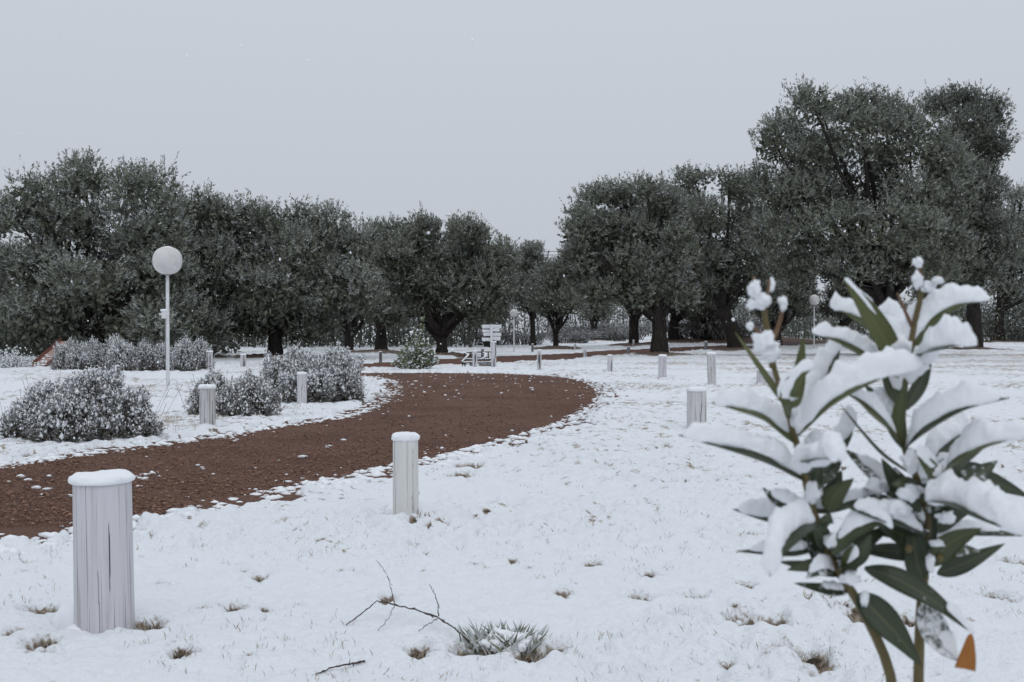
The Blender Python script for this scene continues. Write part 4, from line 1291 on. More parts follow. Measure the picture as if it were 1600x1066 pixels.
# ------------------------------------------------------------------ young green shrub in the middle
B = G(650, 578); k = B[1] / F; rng = np.random.default_rng(620)
t = thing('young_shrub', 'young upright green shrub speckled with snow beyond the road', 'shrub', B)
st = MB(); LP = []; LD = []
shoots = [(-14, 0.44), (10, 0.60), (17, 0.58), (-26, 0.26), (27, 0.32), (0, 0.58), (-6, 0.54), (18, 0.46), (8, 0.52), (-20, 0.36), (31, 0.24), (-31, 0.18), (10, 1.0), (-3, 0.80), (-18, 0.60), (24, 0.48)]
for i, (dx, hf) in enumerate(shoots * 2):
    rz_ = rng.normal() * 0.10 if i >= len(shoots) else 0
    e = np.array([dx * k * 1.0 + rz_, rng.normal() * 0.2, 82 * k * hf * (1 if i < len(shoots) else rng.uniform(0.5, 0.75))])
    if i == 12: e[1] = 0
    q = bez(np.array([dx * k * 0.3, e[1] * 0.3, -0.03]), np.array([e[0] * 0.9, e[1] * 0.8, e[2] * 0.45]), e, 10)
    st.add(*tube(q, np.linspace(0.011, 0.004, 10), 5, False))
    L_ = np.linalg.norm(e); m = int(90 * L_ * (1.0 if e[2] < 0.9 else 0.8))
    for _ in range(m):
        u = rng.random() ** 0.7 * 8.99; j = int(u); p = q[j] * (1 - u + j) + q[j + 1] * (u - j)
        LP.append(p); a_ = rng.uniform(0, 2 * PI)
        thin = 0.6 if p[2] > 0.95 else 1.0
        LD.append([math.cos(a_) * thin, math.sin(a_) * thin, rng.uniform(0.1, 1.0)])
LP = np.array(LP); LD = unit(np.array(LD)); m = len(LP)
v, f, nn = leaf_quads(LP, LD, rng.uniform(0.07, 0.12, m), rng.uniform(0.03, 0.05, m), rng)
sn = np.clip(np.abs(nn[:, 2]) * 1.5 - 0.5, 0, 1) * (rng.random(m) < 0.42) * 0.9
obj('stems', st.mesh('stems', M_TWIG), t)
obj('foliage', mesh_np('foliage', v, f, M_SHRUB, None, False, {'tone': ('FACE', rng.random(m)), 'snow': ('FACE', sn)}), t, kind='stuff')
pick = rng.random(m) < 0.17
q = LP[pick] + LD[pick] * 0.05
sv, sf = blobs(q, np.stack([rng.uniform(0.012, 0.032, len(q))] * 3, 1) * [1.2, 1.2, 0.8], rng, ICO0, 0.2)
obj('snow', mesh_np('snow', sv, sf, M_SNOW), t, kind='stuff')

# ------------------------------------------------------------------ grass
def blades(P, n_each, hgt, spread, rng, wide=0.0022, lean=0.6):
    """grass blades as thin tapered strips (3 verts each side collapsed to a tip)"""
    P = np.repeat(P, n_each, 0); n = len(P)
    P = P + rng.normal(size=(n, 3)) * [spread, spread, 0]
    a_ = rng.uniform(0, 2 * PI, n); ln = rng.random(n) * lean
    d_ = np.stack([np.cos(a_) * ln, np.sin(a_) * ln, np.ones(n)], 1); d_ = unit(d_)
    hh = hgt * rng.uniform(0.4, 1.15, n)[:, None]
    side = np.stack([-np.sin(a_), np.cos(a_), np.zeros(n)], 1) * wide * rng.uniform(0.6, 1.3, n)[:, None]
    bend = np.stack([np.cos(a_), np.sin(a_), np.zeros(n)], 1) * hh * 0.22
    m1 = P + d_ * hh * 0.55; tip = P + d_ * hh + bend
    v = np.stack([P - side, P + side, m1 + side * 0.8, tip, m1 - side * 0.8], 1).reshape(-1, 3)
    f = np.arange(n * 5).reshape(n, 5)
    return v, f


rng = np.random.default_rng(640)
gp = []
for hx, hy, hr in holes:
    z = ground_z(hx, hy)
    gp.append((hx, hy, z - 0.005, hr))
gp = np.array(gp)
mb = MB()
for hx, hy, z, hr in gp:
    n_ = int(14 + hr * 900)
    mb.add(*blades(np.array([[hx, hy + hr * 0.4, z]]), n_, 0.018 + min(hr, 0.05) * 0.5, hr * 0.85, rng, 0.0004 + 0.00009 * hy, 1.0))
cnt = sum(len(f) for f in mb.f)
# loose single stems poking through the snow
lp = []
while len(lp) < 1300:
    d = 3.0 + 15 * rng.random() ** 1.3; x = d * math.tan(rng.uniform(-0.47, 0.47))
    if float(sdist(np.array([x]), np.array([d]), ROAD1)[0]) > 0.1 and float(pn(np.array([x]), np.array([d]), 1.2, 61)[0]) > -0.02:
        lp.append((x, d, ground_z(x, d) - 0.004))
mb.add(*blades(np.array(lp), 5, 0.026, 0.025, rng, 0.0006, 0.7))
# straw fringe round the shrubs and posts across the road
fp = []
for px, py, s_, nn_ in [(20, 690, 0.25, 60), (235, 672, 0.25, 60), (300, 660, 0.2, 50), (420, 640, 0.25, 60), (60, 672, 0.3, 50), (430, 650, 0.2, 40), (1130, 606, 0.3, 30), (1040, 594, 0.3, 30), (650, 822, 0.03, 8), (205, 985, 0.03, 8)]:
    c = G(px, py)
    for _ in range(nn_):
        x, y = c[0] + rng.normal() * s_, c[1] + rng.normal() * s_
        if abs(math.degrees(math.atan2(x, y))) < 30:
            fp.append((x, y, ground_z(x, y) - 0.004))
mb.add(*blades(np.array(fp), 4, 0.045, 0.02, rng, 0.0022, 0.8))
tot = sum(len(f) for f in mb.f)
obj('dry_grass', mb.mesh('dry_grass', M_STRAW, (0, 0, 0), False, {'tone': ('FACE', np.clip(rng.normal(0.55, 0.3, tot), 0, 1)), 'snow': ('FACE', (rng.random(tot) < 0.25) * 0.6)}), kind='stuff')

# the green grass tuft in the foreground
B = G(790, 1022); B[2] = ground_z(B[0], B[1]); rng = np.random.default_rng(641)
t = thing('grass_tuft', 'green grey grass tuft half buried in snow at the end of the fallen branch', 'grass', B)
v, f = blades(np.array([[0, 0.02, 0.0]]), 330, 0.098, 0.001, rng, 0.0005, 1.0)
v = v.reshape(-1, 5, 3); off = rng.normal(size=(len(v), 1, 3)) * [0.050, 0.035, 0]; v = (v + off + [0, 0, -0.012]).reshape(-1, 3)
obj('blades', mesh_np('blades', v, f, M_GRASSG, None, False, {'tone': ('FACE', rng.random(len(f))), 'snow': ('FACE', (rng.random(len(f)) < 0.4) * 0.6)}), t, kind='stuff')
mb = MB()
for i, (cx, cy, cz, rx, ry, rz_) in enumerate([(-0.055, 0.01, 0.012, 0.035, 0.03, 0.020), (-0.015, 0.03, 0.026, 0.045, 0.035, 0.026), (0.035, 0.02, 0.024, 0.035, 0.03, 0.024), (0.075, 0.01, 0.010, 0.03, 0.03, 0.018),
                                              (-0.025, -0.02, 0.010, 0.028, 0.018, 0.018), (0.020, -0.025, 0.008, 0.024, 0.018, 0.016), (-0.09, 0.03, 0.006, 0.03, 0.03, 0.014), (0.055, -0.02, 0.006, 0.018, 0.016, 0.014)]):
    vv = np.array([p * (1 + 0.40 * mnoise.noise(Vector(p) * 1.8 + Vector((i * 5.1, 0, 0))) + 0.22 * mnoise.noise(Vector(p) * 4.7 + Vector((i, 2, 0)))) for p in ICO2[0]])
    mb.add(vv * [rx, ry, rz_] + [cx * 0.85, cy - 0.020, cz + 0.018], ICO2[1])
obj('snow', mb.mesh('snow', M_SNOW), t, kind='stuff')

# fallen branch and twig
def on_snow(px, py, up=0.012):
    """a point above the snow that the photo shows at this pixel"""
    p = G(px, py)
    for _ in range(3):
        z = ground_z(p[0], p[1]) + up
        d = F * (H - z) / (py - HOR); p = np.array([(px - 800) / F * d, d, z])
    return p


def branch(label, main, sides):
    q0 = [on_snow(*p) for p in main]
    B = q0[-1].copy()
    t = thing('fallen_branch', label, 'branch', B, 'bare branches lying on the snow')
    def tw(name, pts_, r0, r1):
        pts_ = np.array(pts_); rng_ = np.random.default_rng(int(abs(pts_[0][0]) * 1e4) % 999)
        u = np.linspace(0, len(pts_) - 1, len(pts_) * 5 - 4)
        q = np.stack([np.interp(u, np.arange(len(pts_)), pts_[:, i_]) for i_ in range(3)], 1)
        q[1:-1] += rng_.normal(size=(len(q) - 2, 3)) * 0.0014
        r_ = np.linspace(r0, r1, len(q)) * (1 + 0.35 * (rng_.random(len(q)) < 0.2))
        mb_ = MB().add(*tube(q, r_, 7))
        for j in range(3, len(q) - 1, 4):                   # buds
            e_ = q[j] + unit(q[j + 1] - q[j]) * 0.004 + rng_.normal(size=3) * [0.006, 0.003, 0.007]
            mb_.add(*tube(np.stack([q[j], (q[j] + e_) / 2, e_]), [r1 * 0.9, r1 * 0.8, r1 * 0.3], 5))
        obj(name, mb_.mesh(name, M_TWIG, B), t)
    tw('stem', q0, 0.0019, 0.0034)
    for s_ in sides:
        tw('side_twig', [on_snow(*p) for p in s_], 0.0019, 0.0009)


branch('dark forked bare branch lying on the foreground snow left of the tuft',
       [(540, 978, 0.006), (562, 962, 0.02), (588, 940, 0.05), (617, 946, 0.05), (655, 955, 0.045), (684, 966, 0.04), (706, 980, 0.03), (732, 1003, 0.012)],
       [[(617, 946, 0.05), (611, 922, 0.09), (604, 898, 0.12), (587, 876, 0.14)], [(617, 946, 0.05), (606, 968, 0.03), (590, 987, 0.008)], [(684, 966, 0.04), (684, 945, 0.07), (678, 928, 0.09), (671, 914, 0.10)], [(684, 966, 0.04), (670, 976, 0.03), (653, 988, 0.01)]])
branch('short brown twig on the snow at the bottom edge', [(492, 1056, 0.006), (512, 1046, 0.01), (545, 1039, 0.012), (570, 1035, 0.006)], [[(545, 1039, 0.012), (546, 1034, 0.02)]])

# ------------------------------------------------------------------ oleander sapling in the foreground
M_OLEA, nt, b = mat('oleander_leaf', (0.06, 0.075, 0.03), 0.42, 0.45)
mid = attr_n(nt, 'midrib'); dusty = attr_n(nt, 'dust'); yg = attr_n(nt, 'young')
c = mixc(nt, yg, mixc(nt, noise_n(nt, 30, 3, 0.5), (0.024, 0.036, 0.017), (0.040, 0.055, 0.026)), mixc(nt, noise_n(nt, 30, 3, 0.5), (0.085, 0.098, 0.024), (0.13, 0.14, 0.040)))
c = mixc(nt, math_n(nt, 'MULTIPLY', mid, 0.35), c, (0.20, 0.20, 0.08))
sp_ = maprange(nt, math_n(nt, 'ADD', noise_n(nt, 110, 4, 0.7), dusty), 0.76, 0.90)
nt.links.new(mixc(nt, sp_, c, (0.80, 0.82, 0.85)), b.inputs['Base Color'])
M_OSTEM, nt, b = mat('oleander_stem', (0.14, 0.115, 0.045), 0.6, 0.3)
nt.links.new(mixc(nt, noise_n(nt, 30, 3, 0.6), (0.075, 0.055, 0.03), (0.17, 0.14, 0.055)), b.inputs['Base Color'])
M_OTIP, nt, b = mat('reddish_bud_stalk', (0.16, 0.085, 0.05), 0.6, 0.3)
nt.links.new(mixc(nt, noise_n(nt, 60, 3, 0.6), (0.11, 0.05, 0.035), (0.22, 0.14, 0.07)), b.inputs['Base Color'])
M_DEAD, nt, b = mat('dead_orange_leaf', (0.33, 0.12, 0.025), 0.6, 0.3)
nt.links.new(mixc(nt, noise_n(nt, 45, 3, 0.6), (0.23, 0.075, 0.018), (0.40, 0.17, 0.035)), b.inputs['Base Color'])

OD = 1.22
OB = np.array([P3(1420, 1066, OD)[0], OD, float(Zc(0.4, OD))])
ole = thing('oleander_sapling', 'snow bowed oleander sapling with long green leaves in the right foreground', 'plant', OB)


def curve3(pts_, n):
    """smooth curve through photo-traced points (px, py, depth)"""
    p = np.array([P3(a_, b_, OD + c_) for a_, b_, c_ in pts_])
    u = np.linspace(0, len(p) - 1, n); out = []
    for t_ in u:
        i_ = min(int(t_), len(p) - 2); f_ = t_ - i_
        p0, p1, p2, p3 = p[max(i_ - 1, 0)], p[i_], p[i_ + 1], p[min(i_ + 2, len(p) - 1)]
        out.append(0.5 * ((2 * p1) + (-p0 + p2) * f_ + (2 * p0 - 5 * p1 + 4 * p2 - p3) * f_ ** 2 + (-p0 + 3 * p1 - 3 * p2 + p3) * f_ ** 3))
    return np.array(out)


def o_stem(name, pts_, r0, r1, m=M_OSTEM, n=26):
    q = curve3(pts_, n)
    return obj(name, MB().add(*tube(q, np.linspace(r0, r1, n), 10)).mesh(name, m, OB), ole)


gz0 = OB[2]
stemL = [(1395, 1066, 0.0), (1352, 960, 0.0), (1312, 895, 0.0), (1284, 845, 0.0), (1266, 780, 0.0), (1247, 700, 0.0), (1226, 630, 0.01), (1208, 570, 0.01)]
stemR = [(1437, 1066, 0.02), (1440, 960, 0.02), (1447, 880, 0.02), (1449, 810, 0.02), (1436, 755, 0.02), (1412, 690, 0.02), (1413, 620, 0.02), (1422, 540, 0.02)]
def ext(p, dx):
    # carry the stem on down to the ground below the picture
    k = OD / F
    return [(p[0][0] + dx, HOR + (H - gz0 + 0.05) / k, p[0][2]), (p[0][0] + dx * 0.6, 1450, p[0][2]), (p[0][0] + dx * 0.3, 1220, p[0][2])] + p
o_stem('stem', ext(stemL, 22), 0.0068, 0.0030, n=40)
o_stem('stem', ext(stemR, -10), 0.0070, 0.0030, n=40)
# flower stalks
o_stem('bud_stalk', [(1208, 575, 0.01), (1199, 520, 0.01), (1193, 478, 0.01)], 0.0042, 0.003)
o_stem('bud_stalk', [(1193, 480, 0.01), (1184, 455, 0.01), (1177, 432, 0.01)], 0.0026, 0.0016, M_OTIP, 8)
o_stem('bud_stalk', [(1195, 485, 0.01), (1200, 455, 0.0), (1203, 436, 0.0)], 0.0026, 0.0014, M_OTIP, 8)
o_stem('bud_stalk', [(1204, 540, 0.01), (1216, 510, 0.02), (1223, 482, 0.02), (1228, 462, 0.02)], 0.0030, 0.0014, M_OTIP, 10)
o_stem('bud_stalk', [(1200, 530, 0.01), (1185, 518, 0.0), (1168, 506, 0.0)], 0.0024, 0.0014, M_OTIP, 8)
o_stem('bud_stalk', [(1422, 545, 0.02), (1429, 505, 0.02), (1438, 465, 0.02), (1440, 440, 0.02)], 0.0036, 0.0026)
o_stem('bud_stalk', [(1440, 442, 0.02), (1437, 422, 0.02), (1434, 405, 0.02)], 0.0022, 0.0014, M_OTIP, 8)
o_stem('bud_stalk', [(1438, 460, 0.02), (1452, 444, 0.02), (1468, 430, 0.01)], 0.0026, 0.0014, M_OTIP, 8)
o_stem('bud_stalk', [(1426, 512, 0.02), (1412, 482, 0.02), (1402, 458, 0.02)], 0.0022, 0.0013, M_OTIP, 8)
for a_ in [(1421, 858, -0.01), (1470, 872, -0.015)]:
    c_ = P3(a_[0], a_[1], OD + a_[2]); v, f = blobs(np.array([c_]), np.array([[0.0042, 0.0042, 0.0048]]), np.random.default_rng(3), ICO2, 0.03)
    obj('bud', mesh_np('bud', v - OB, f, M_OSTEM), ole)

KOD = OD / F


def o_leaf(pts_, w_px, roll, snow=0.0, span=(0.05, 1.0), dust=0.0, young=0.0, seed=0, m=None, sw=1.0, fold=0.18, label=None, cut=False):
    """pts_: base..tip traced (px, py, depth offset); w_px leaf width; roll 0 = blade lies flat, 1 = blade faces the viewer;
    snow = thickness in px of the snow lying on it over the part `span` of its length"""
    rng = np.random.default_rng(900 + seed)
    n = 22
    q = curve3(pts_, n); tan = unit(np.gradient(q, axis=0))
    upv = np.array([0, 0, 1.0]); viewv = np.array([0, -1.0, 0])
    if snow > 14:
        roll = max(roll, 0.50)
    nrm = upv * (1 - roll) + viewv * roll
    nrm = nrm[None] - tan * (tan @ nrm)[:, None]; nrm = unit(nrm)
    side = np.cross(tan, nrm)
    t_ = np.linspace(0, 1, n)
    prof = np.sin(PI * np.clip(t_, 0, 1) ** 0.80) ** 1.0 * (1 - 0.25 * t_ ** 3)
    prof[0] = 0.16; prof[-1] = 0.02
    if cut:
        prof = 0.06 + 0.94 * t_ ** 0.7
    W = w_px * KOD * 0.46 * prof
    cols = np.array([-1, -0.6, -0.1, 0, 0.1, 0.6, 1.0])
    wav = 0.05 * np.sin(t_ * 9 + seed)[:, None]
    v = q[:, None] + side[:, None] * (cols[None, :, None] * W[:, None, None]) + nrm[:, None] * ((np.abs(cols)[None, :] * fold + wav * cols[None, :]) * W[:, None])[..., None]
    v2 = v - nrm[:, None] * 0.0006
    nc = len(cols); g = np.arange(n * nc).reshape(n, nc)
    f1 = np.stack([g[:-1, :-1], g[:-1, 1:], g[1:, 1:], g[1:, :-1]], -1).reshape(-1, 4)
    f2 = f1[:, ::-1] + n * nc
    rim = []
    for col in (0, nc - 1):
        e = g[:, col]
        a4 = np.stack([e[:-1], e[1:], e[1:] + n * nc, e[:-1] + n * nc], -1)
        rim.append(a4 if col else a4[:, ::-1])
    V = np.concatenate([v.reshape(-1, 3), v2.reshape(-1, 3)])
    mrib = np.tile((np.abs(cols) < 0.01).astype(float)[None].repeat(n, 0).ravel(), 2)
    o = obj('leaf', mesh_np('leaf', V - OB, [f1, f2] + rim, m or M_OLEA, None, True,
                            {'midrib': ('POINT', mrib), 'dust': ('POINT', np.full(len(V), dust)), 'young': ('POINT', np.full(len(V), young))}), ole, label=label)
    if snow > 0:
        a0, a1 = span
        n2, mseg = 60, 24
        u = np.linspace(a0, a1, n2)
        qq = np.stack([np.interp(u, t_, q[:, i_]) for i_ in range(3)], 1)
        ss = np.stack([np.interp(u, t_, side[:, i_]) for i_ in range(3)], 1); nn_ = np.stack([np.interp(u, t_, nrm[:, i_]) for i_ in range(3)], 1)
        WW = np.interp(u, t_, W)
        uu = np.linspace(0, 1, n2); o1 = rng.random() * 90
        endp = np.clip(np.minimum(uu, 1 - uu) * 7, 0, 1) ** 0.5
        # snow keeps level: its sides lie across the leaf but level out, and it piles straight up
        lat = ss * [1, 1, 0.55]; lat = unit(lat)
        mod = np.array([0.78 + 0.55 * mnoise.noise((x_ * 3.5 + o1, 1.7, 0)) + 0.3 * mnoise.noise((x_ * 9 + o1, 4.7, 0)) for x_ in uu])
        half = np.maximum(WW * 0.74, snow * KOD * 0.30) * sw * endp * (0.75 + 0.25 * mod)
        th = snow * KOD * endp * 0.68 * (0.5 + 0.55 * mod) * (0.75 + 0.25 * np.sin(uu * PI))
        ph = np.linspace(0, 2 * PI, mseg, endpoint=False)
        sg = np.sign(ss[:, 2:3] + 1e-6)
        offs = ss * sg * (WW * 0.62)[:, None]
        vs = np.zeros((n2, mseg, 3))
        for i_ in range(n2):
            for j_, p_ in enumerate(ph):
                cx, sx = math.cos(p_), math.sin(p_)
                h_ = (sx if sx > 0 else sx * 0.32) * th[i_]
                w_ = abs(cx) ** 0.72 * math.copysign(1, cx) * half[i_]
                c_ = qq[i_] + offs[i_]
                p_w = c_ + lat[i_] * w_ + nn_[i_] * 0.0012 + np.array([0, 0, h_])
                b_n = Vector(p_w) + Vector((o1, 0, 0))
                nz = 0.40 * mnoise.noise(b_n * 60) + 0.26 * mnoise.noise(b_n * 150) + 0.09 * mnoise.noise(b_n * 420)
                rel = p_w - c_
                vs[i_, j_] = c_ + rel * (1 + (0.9 * nz if sx > -0.2 else 0.35 * nz))
        V = vs.reshape(-1, 3); V = np.vstack([V, vs[0].mean(0), vs[-1].mean(0)])
        i_ = np.arange(n2 - 1)[:, None] * mseg; j_ = np.arange(mseg)[None]; j2 = (j_ + 1) % mseg
        ff = np.stack([i_ + j_, i_ + j2, i_ + mseg + j2, i_ + mseg + j_], -1).reshape(-1, 4)
        jj = np.arange(mseg); jn = (jj + 1) % mseg; z0 = n2 * mseg
        c0 = np.stack([np.full(mseg, z0), jn, jj], -1); c1 = np.stack([np.full(mseg, z0 + 1), (n2 - 1) * mseg + jj, (n2 - 1) * mseg + jn], -1)
        obj('snow', mesh_np('snow', V - OB, [ff, c0, c1], M_SNOWB), o)
    return o


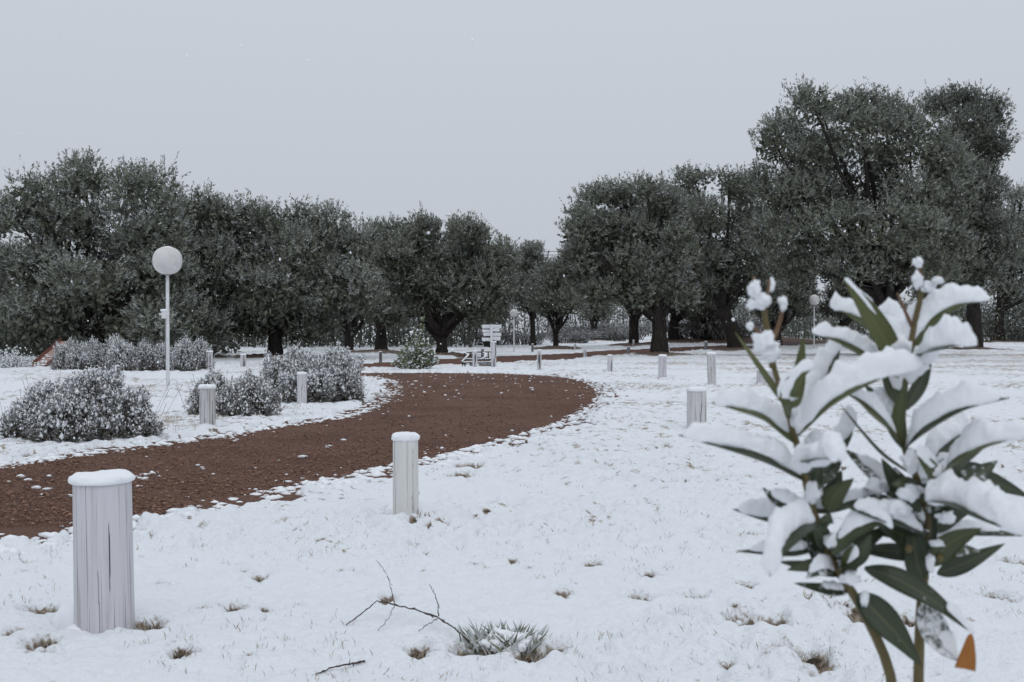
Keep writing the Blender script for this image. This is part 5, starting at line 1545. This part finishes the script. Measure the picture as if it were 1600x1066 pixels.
LEAVES = [
    # left shoot, top whorl
    dict(pts_=[(1232, 640, .0), (1195, 585, .03), (1148, 518, .06)], w_px=14, roll=.5, young=.8),
    dict(pts_=[(1243, 692, .0), (1200, 652, -.01), (1150, 634, -.02), (1112, 630, -.02)], w_px=34, roll=.30, snow=36, span=(.12, .95), young=.6),
    dict(pts_=[(1232, 655, .02), (1246, 600, .03), (1256, 522, .03)], w_px=28, roll=.92, young=.65, dust=.05),
    dict(pts_=[(1234, 655, -.02), (1232, 620, -.04), (1248, 588, -.05), (1272, 572, -.05)], w_px=30, roll=.55, snow=18, span=(.25, .98), young=.6),
    dict(pts_=[(1246, 680, -.02), (1290, 628, -.05), (1360, 590, -.06), (1446, 568, -.05)], w_px=34, roll=.12, snow=40, span=(.06, .98), young=.5, sw=1.15),
    dict(pts_=[(1240, 680, .02), (1275, 610, .06), (1300, 560, .08), (1312, 530, .09)], w_px=34, roll=.35, snow=34, span=(.1, 1.0)),
    # left shoot, middle whorl
    dict(pts_=[(1262, 752, -.0), (1205, 716, -.02), (1130, 693, -.03), (1060, 680, -.03)], w_px=38, roll=.22, snow=34, span=(.08, .96), sw=1.05),
    dict(pts_=[(1258, 742, -.02), (1272, 722, -.06), (1296, 716, -.10), (1312, 722, -.12)], w_px=44, roll=.0, snow=42, span=(.05, .95), sw=1.25),
    dict(pts_=[(1262, 752, .02), (1296, 715, .05), (1322, 680, .06), (1334, 655, .06)], w_px=32, roll=.4, snow=32, span=(.4, 1.0), sw=1.1),
    dict(pts_=[(1296, 800, .0), (1304, 775, .0), (1335, 748, -.0)], w_px=38, roll=.95, young=.25),
    dict(pts_=[(1270, 780, .02), (1278, 740, .02), (1276, 700, .03)], w_px=20, roll=.9),
    dict(pts_=[(1264, 765, .0), (1300, 738, .04), (1318, 700, .06)], w_px=22, roll=.6, dust=.2),
    # left shoot, lower whorls
    dict(pts_=[(1274, 812, .0), (1240, 792, -.01), (1212, 780, -.01), (1192, 762, -.01)], w_px=30, roll=.6, snow=16, span=(.15, .8), dust=.25),
    dict(pts_=[(1280, 835, .0), (1235, 815, .02), (1190, 806, .03), (1145, 796, .03)], w_px=30, roll=.3, snow=28, span=(.25, .92)),
    dict(pts_=[(1276, 815, -.03), (1248, 822, -.07), (1220, 852, -.10), (1204, 902, -.11)], w_px=46, roll=.45, snow=42, span=(.05, .97), sw=1.2),
    dict(pts_=[(1290, 855, .02), (1240, 862, .05), (1150, 862, .07)], w_px=26, roll=.3, snow=18, span=(.3, .85)),
    dict(pts_=[(1318, 900, .0), (1270, 888, .0), (1216, 878, .0)], w_px=24, roll=.55, snow=5, span=(.05, .3)),
    dict(pts_=[(1326, 925, .0), (1290, 922, -.01), (1242, 912, -.02)], w_px=24, roll=.5, snow=12, span=(.1, .55), dust=.2),
    dict(pts_=[(1292, 862, .0), (1262, 820, .0), (1240, 770, .0)], w_px=26, roll=.9),
    dict(pts_=[(1300, 872, .01), (1276, 830, .02), (1268, 780, .03)], w_px=32, roll=.95, dust=.12),
    dict(pts_=[(1310, 880, .02), (1285, 850, .04), (1220, 828, .05)], w_px=26, roll=.6, dust=.3),
    dict(pts_=[(1302, 868, -.02), (1330, 832, -.03), (1370, 815, -.03), (1398, 828, -.03)], w_px=34, roll=.35, snow=24, span=(.2, .95), young=.15),
    dict(pts_=[(1326, 905, -.02), (1332, 870, -.03), (1356, 846, -.04)], w_px=32, roll=.9, young=.35),
    dict(pts_=[(1312, 890, -.0), (1330, 880, -.03), (1350, 862, -.04), (1362, 835, -.04)], w_px=36, roll=.5, snow=24, span=(.0, .6)),
    dict(pts_=[(1320, 905, .02), (1352, 850, .03), (1400, 820, .04)], w_px=30, roll=.7, dust=.2),
    # left stem, lowest pair
    dict(pts_=[(1342, 930, -.01), (1368, 955, -.02), (1405, 995, -.03), (1443, 1044, -.03)], w_px=52, roll=.85, dust=.08),
    dict(pts_=[(1352, 888, .0), (1400, 905, -.02), (1462, 940, -.03), (1524, 992, -.04)], w_px=42, roll=.6, snow=16, span=(.74, .99), dust=.12),
    # right shoot, top whorl
    dict(pts_=[(1400, 565, .0), (1386, 535, -.01), (1352, 480, -.02), (1318, 436, -.02)], w_px=40, roll=.95, young=.7, snow=9, span=(.55, 1.0), sw=.45),
    dict(pts_=[(1402, 570, .0), (1365, 512, .02), (1330, 490, .03), (1294, 478, .03)], w_px=34, roll=.35, snow=30, span=(.25, .98), young=.5),
    dict(pts_=[(1405, 590, .0), (1355, 552, .0), (1310, 530, .0), (1264, 520, .0)], w_px=34, roll=.45, snow=24, span=(.2, .96), young=.5),
    dict(pts_=[(1420, 560, .02), (1440, 510, .02), (1490, 474, .02), (1552, 468, .02)], w_px=40, roll=.10, snow=36, span=(.10, .96), young=.5, sw=1.1),
    dict(pts_=[(1420, 585, .0), (1450, 550, -.05), (1490, 535, -.08), (1530, 540, -.09)], w_px=44, roll=.05, snow=44, span=(.05, .96), sw=1.25),
    dict(pts_=[(1418, 575, .03), (1400, 530, .08), (1380, 505, .1), (1352, 520, .12)], w_px=44, roll=.1, snow=50, span=(.1, .95), sw=1.2),
    dict(pts_=[(1413, 700, .0), (1404, 650, .0), (1420, 585, .0)], w_px=26, roll=.95, young=.45),
    dict(pts_=[(1414, 640, .02), (1438, 600, .03), (1456, 560, .03)], w_px=26, roll=.9),
    # right shoot, second whorl
    dict(pts_=[(1414, 702, -.0), (1380, 655, -.03), (1345, 625, -.04), (1308, 606, -.05)], w_px=36, roll=.5, snow=22, span=(.15, .95), young=.55),
    dict(pts_=[(1414, 705, -.0), (1440, 668, -.03), (1500, 634, -.05), (1578, 622, -.05)], w_px=36, roll=.12, snow=36, span=(.05, .92), sw=1.1),
    dict(pts_=[(1432, 745, .0), (1382, 712, .0), (1345, 672, .0), (1314, 632, .0)], w_px=14, roll=.3),
    dict(pts_=[(1410, 700, .03), (1385, 640, .06), (1350, 600, .08)], w_px=34, roll=.5, snow=26, span=(.1, .8)),
    # right shoot, third whorl
    dict(pts_=[(1462, 762, -.0), (1492, 718, -.04), (1545, 690, -.07), (1612, 680, -.09)], w_px=38, roll=.25, snow=40, span=(.22, .97), young=.5, sw=1.0),
    dict(pts_=[(1474, 768, -.02), (1456, 735, -.04), (1430, 704, -.05)], w_px=30, roll=.7, snow=20, span=(.5, .95), young=.4),
    dict(pts_=[(1440, 740, .02), (1470, 700, .04), (1505, 675, .06), (1522, 662, .06)], w_px=36, roll=.3, snow=36, span=(.15, .85)),
    dict(pts_=[(1448, 782, -.03), (1495, 785, -.08), (1550, 808, -.12), (1622, 842, -.15)], w_px=50, roll=.15, snow=56, span=(.03, .92), sw=1.3),
    dict(pts_=[(1440, 800, .0), (1405, 762, .0), (1378, 716, .0)], w_px=34, roll=.9),
    dict(pts_=[(1430, 790, .02), (1375, 745, .03), (1320, 702, .04)], w_px=38, roll=.75, dust=.30, snow=10, span=(.3, .8)),
    dict(pts_=[(1470, 770, .03), (1530, 748, .06), (1612, 778, .08)], w_px=42, roll=.85),
    dict(pts_=[(1455, 765, .03), (1520, 745, .05), (1560, 720, .06)], w_px=36, roll=.7, dust=.2),
    dict(pts_=[(1460, 790, .02), (1488, 755, .03), (1500, 735, .03)], w_px=32, roll=.9),
    # right shoot, lower
    dict(pts_=[(1448, 835, -.0), (1400, 812, -.02), (1355, 800, -.03), (1322, 792, -.03)], w_px=32, roll=.3, snow=26, span=(.05, .85), dust=.2),
    dict(pts_=[(1446, 822, .0), (1410, 790, .03), (1350, 770, .05)], w_px=28, roll=.45, snow=18, span=(.1, .7), dust=.2),
    dict(pts_=[(1444, 905, .0), (1432, 870, .0), (1424, 805, .01)], w_px=46, roll=.95),
    dict(pts_=[(1450, 870, .01), (1446, 820, .02), (1462, 770, .02)], w_px=42, roll=.95, dust=.06),
    dict(pts_=[(1458, 885, -.01), (1485, 850, -.02), (1535, 826, -.03)], w_px=40, roll=.8, young=.25),
    dict(pts_=[(1466, 898, .01), (1510, 880, .01), (1572, 850, .01)], w_px=32, roll=.8),
    dict(pts_=[(1450, 850, .03), (1500, 830, .05), (1600, 838, .06)], w_px=30, roll=.5, snow=14, span=(.1, .8), dust=.2),
    dict(pts_=[(1300, 870, .03), (1340, 842, .06), (1372, 800, .07)], w_px=40, roll=.8),
    dict(pts_=[(1276, 800, .02), (1300, 770, .05), (1316, 735, .06)], w_px=34, roll=.85),
    dict(pts_=[(1284, 850, .03), (1256, 835, .06), (1232, 800, .08)], w_px=32, roll=.8),
    dict(pts_=[(1306, 885, .01), (1280, 868, .02), (1262, 842, .02)], w_px=34, roll=.7, dust=.25),
    dict(pts_=[(1452, 800, .04), (1420, 770, .07), (1398, 730, .08)], w_px=38, roll=.9),
    dict(pts_=[(1455, 830, .03), (1482, 806, .05), (1530, 790, .06)], w_px=42, roll=.85),
    dict(pts_=[(1456, 860, .02), (1440, 835, .04), (1408, 815, .05)], w_px=36, roll=.75, dust=.15),
    dict(pts_=[(1460, 770, .05), (1508, 740, .09), (1548, 732, .1)], w_px=44, roll=.9),
    dict(pts_=[(1452, 745, .04), (1470, 705, .07), (1478, 670, .08)], w_px=36, roll=.9, dust=.1),
    dict(pts_=[(1420, 640, .04), (1396, 606, .06), (1376, 560, .07)], w_px=34, roll=.9, snow=16, span=(.4, .9), young=.2),
    dict(pts_=[(1446, 940, .0), (1456, 975, -.01), (1476, 1010, -.02), (1502, 1036, -.03)], w_px=50, roll=.8, dust=.36, snow=8, span=(.5, .95)),
]
for i, kw in enumerate(LEAVES):
    o_leaf(seed=i, **kw)
rl = np.random.default_rng(4321)
for i, (nx_, ny_) in enumerate([(1270, 800), (1284, 845), (1296, 868), (1312, 895), (1447, 800), (1449, 835), (1447, 870), (1438, 765)] * 3):
    a_ = rl.uniform(0, 2 * PI); ln = rl.uniform(75, 120); up_ = rl.uniform(-0.25, 0.75); dz = math.sin(a_) * 0.07
    ex, ey = nx_ + math.cos(a_) * ln, ny_ - up_ * ln
    o_leaf([(nx_, ny_, 0.01), ((nx_ + ex) / 2, (ny_ + ey) / 2 - rl.uniform(0, 12), 0.01 + dz * 0.5), (ex, ey, 0.02 + dz + 0.02)], rl.uniform(26, 36), rl.uniform(0.55, 0.95),
           rl.choice([0, 0, 0, 10, 15]), (0.1, rl.uniform(0.5, 0.9)), rl.choice([0.0, 0.05, 0.15, 0.25]), rl.choice([0.0, 0.0, 0.15]), 200 + i)
o_leaf([(1519, 992, -.045), (1515, 1018, -.05), (1509, 1047, -.05)], 36, .95, 0, seed=99, m=M_DEAD, cut=True, label='dead orange leaf tip')

# snow lodged on the bud stalks and in the forks
SB = [(1180, 452, .0, 13, 17), (1190, 470, .0, 17, 15), (1177, 475, .0, 12, 12), (1206, 446, .0, 6, 14), (1223, 474, .015, 9, 13), (1194, 534, -.01, 22, 20), (1205, 550, -.01, 18, 20), (1172, 510, 0, 8, 8),
      (1434, 410, .015, 9, 10), (1433, 438, .01, 10, 18), (1450, 448, .01, 13, 12), (1464, 438, .0, 11, 8), (1404, 545, .0, 26, 26), (1425, 575, -.02, 26, 22), (1275, 690, -.02, 20, 18), (1250, 655, -.02, 18, 26),
      (1330, 905, -.03, 18, 14), (1300, 845, -.02, 14, 14), (1352, 935, -.02, 8, 16), (1455, 880, -.02, 8, 18), (1400, 795, -.02, 26, 18), (1420, 770, -.02, 20, 18), (1455, 735, -.03, 22, 20), (1270, 770, -.02, 14, 20), (1370, 760, .02, 24, 16),
      (1425, 720, -.02, 18, 20), (1480, 810, -.03, 18, 12), (1465, 850, -.03, 14, 7)]
for i, (px, py, dz, rx, ry) in enumerate(SB):
    tv, tf = ICO2
    v = np.array([p * (1 + 0.55 * mnoise.noise(Vector(p) * 1.7 + Vector((i * 7.7, 0, 0))) + 0.30 * mnoise.noise(Vector(p) * 4.5 + Vector((i, 3, 0)))) for p in tv])
    v = v * np.array([rx, rx * 0.8, ry]) * KOD * 0.78
    o = obj('snow_clump', mesh_np('snow_clump', v, tf, M_SNOWB), ole); o.location = P3(px, py, OD + dz) - OB

# ------------------------------------------------------------------ falling snow
rng = np.random.default_rng(777)
n = 1150
d = 1.6 + 26 * rng.random(n) ** 0.7
px = rng.uniform(-100, 1700, n); py = rng.uniform(-60, 640, n)
P_ = np.stack([(px - 800) / F * d, d, H + (HOR - py) / F * d], 1)
P_ = P_[P_[:, 2] > 0.15]
s0 = rng.uniform(0.0014, 0.0036, len(P_)) + 0.00014 * P_[:, 1] * rng.random(len(P_))
v, f = blobs(P_, np.stack([s0, s0, s0 * rng.uniform(0.9, 1.6, len(P_))], 1), rng, ICO0, 0.25)
obj('falling_snow', mesh_np('falling_snow', v, f, M_FLAKE), kind='stuff')
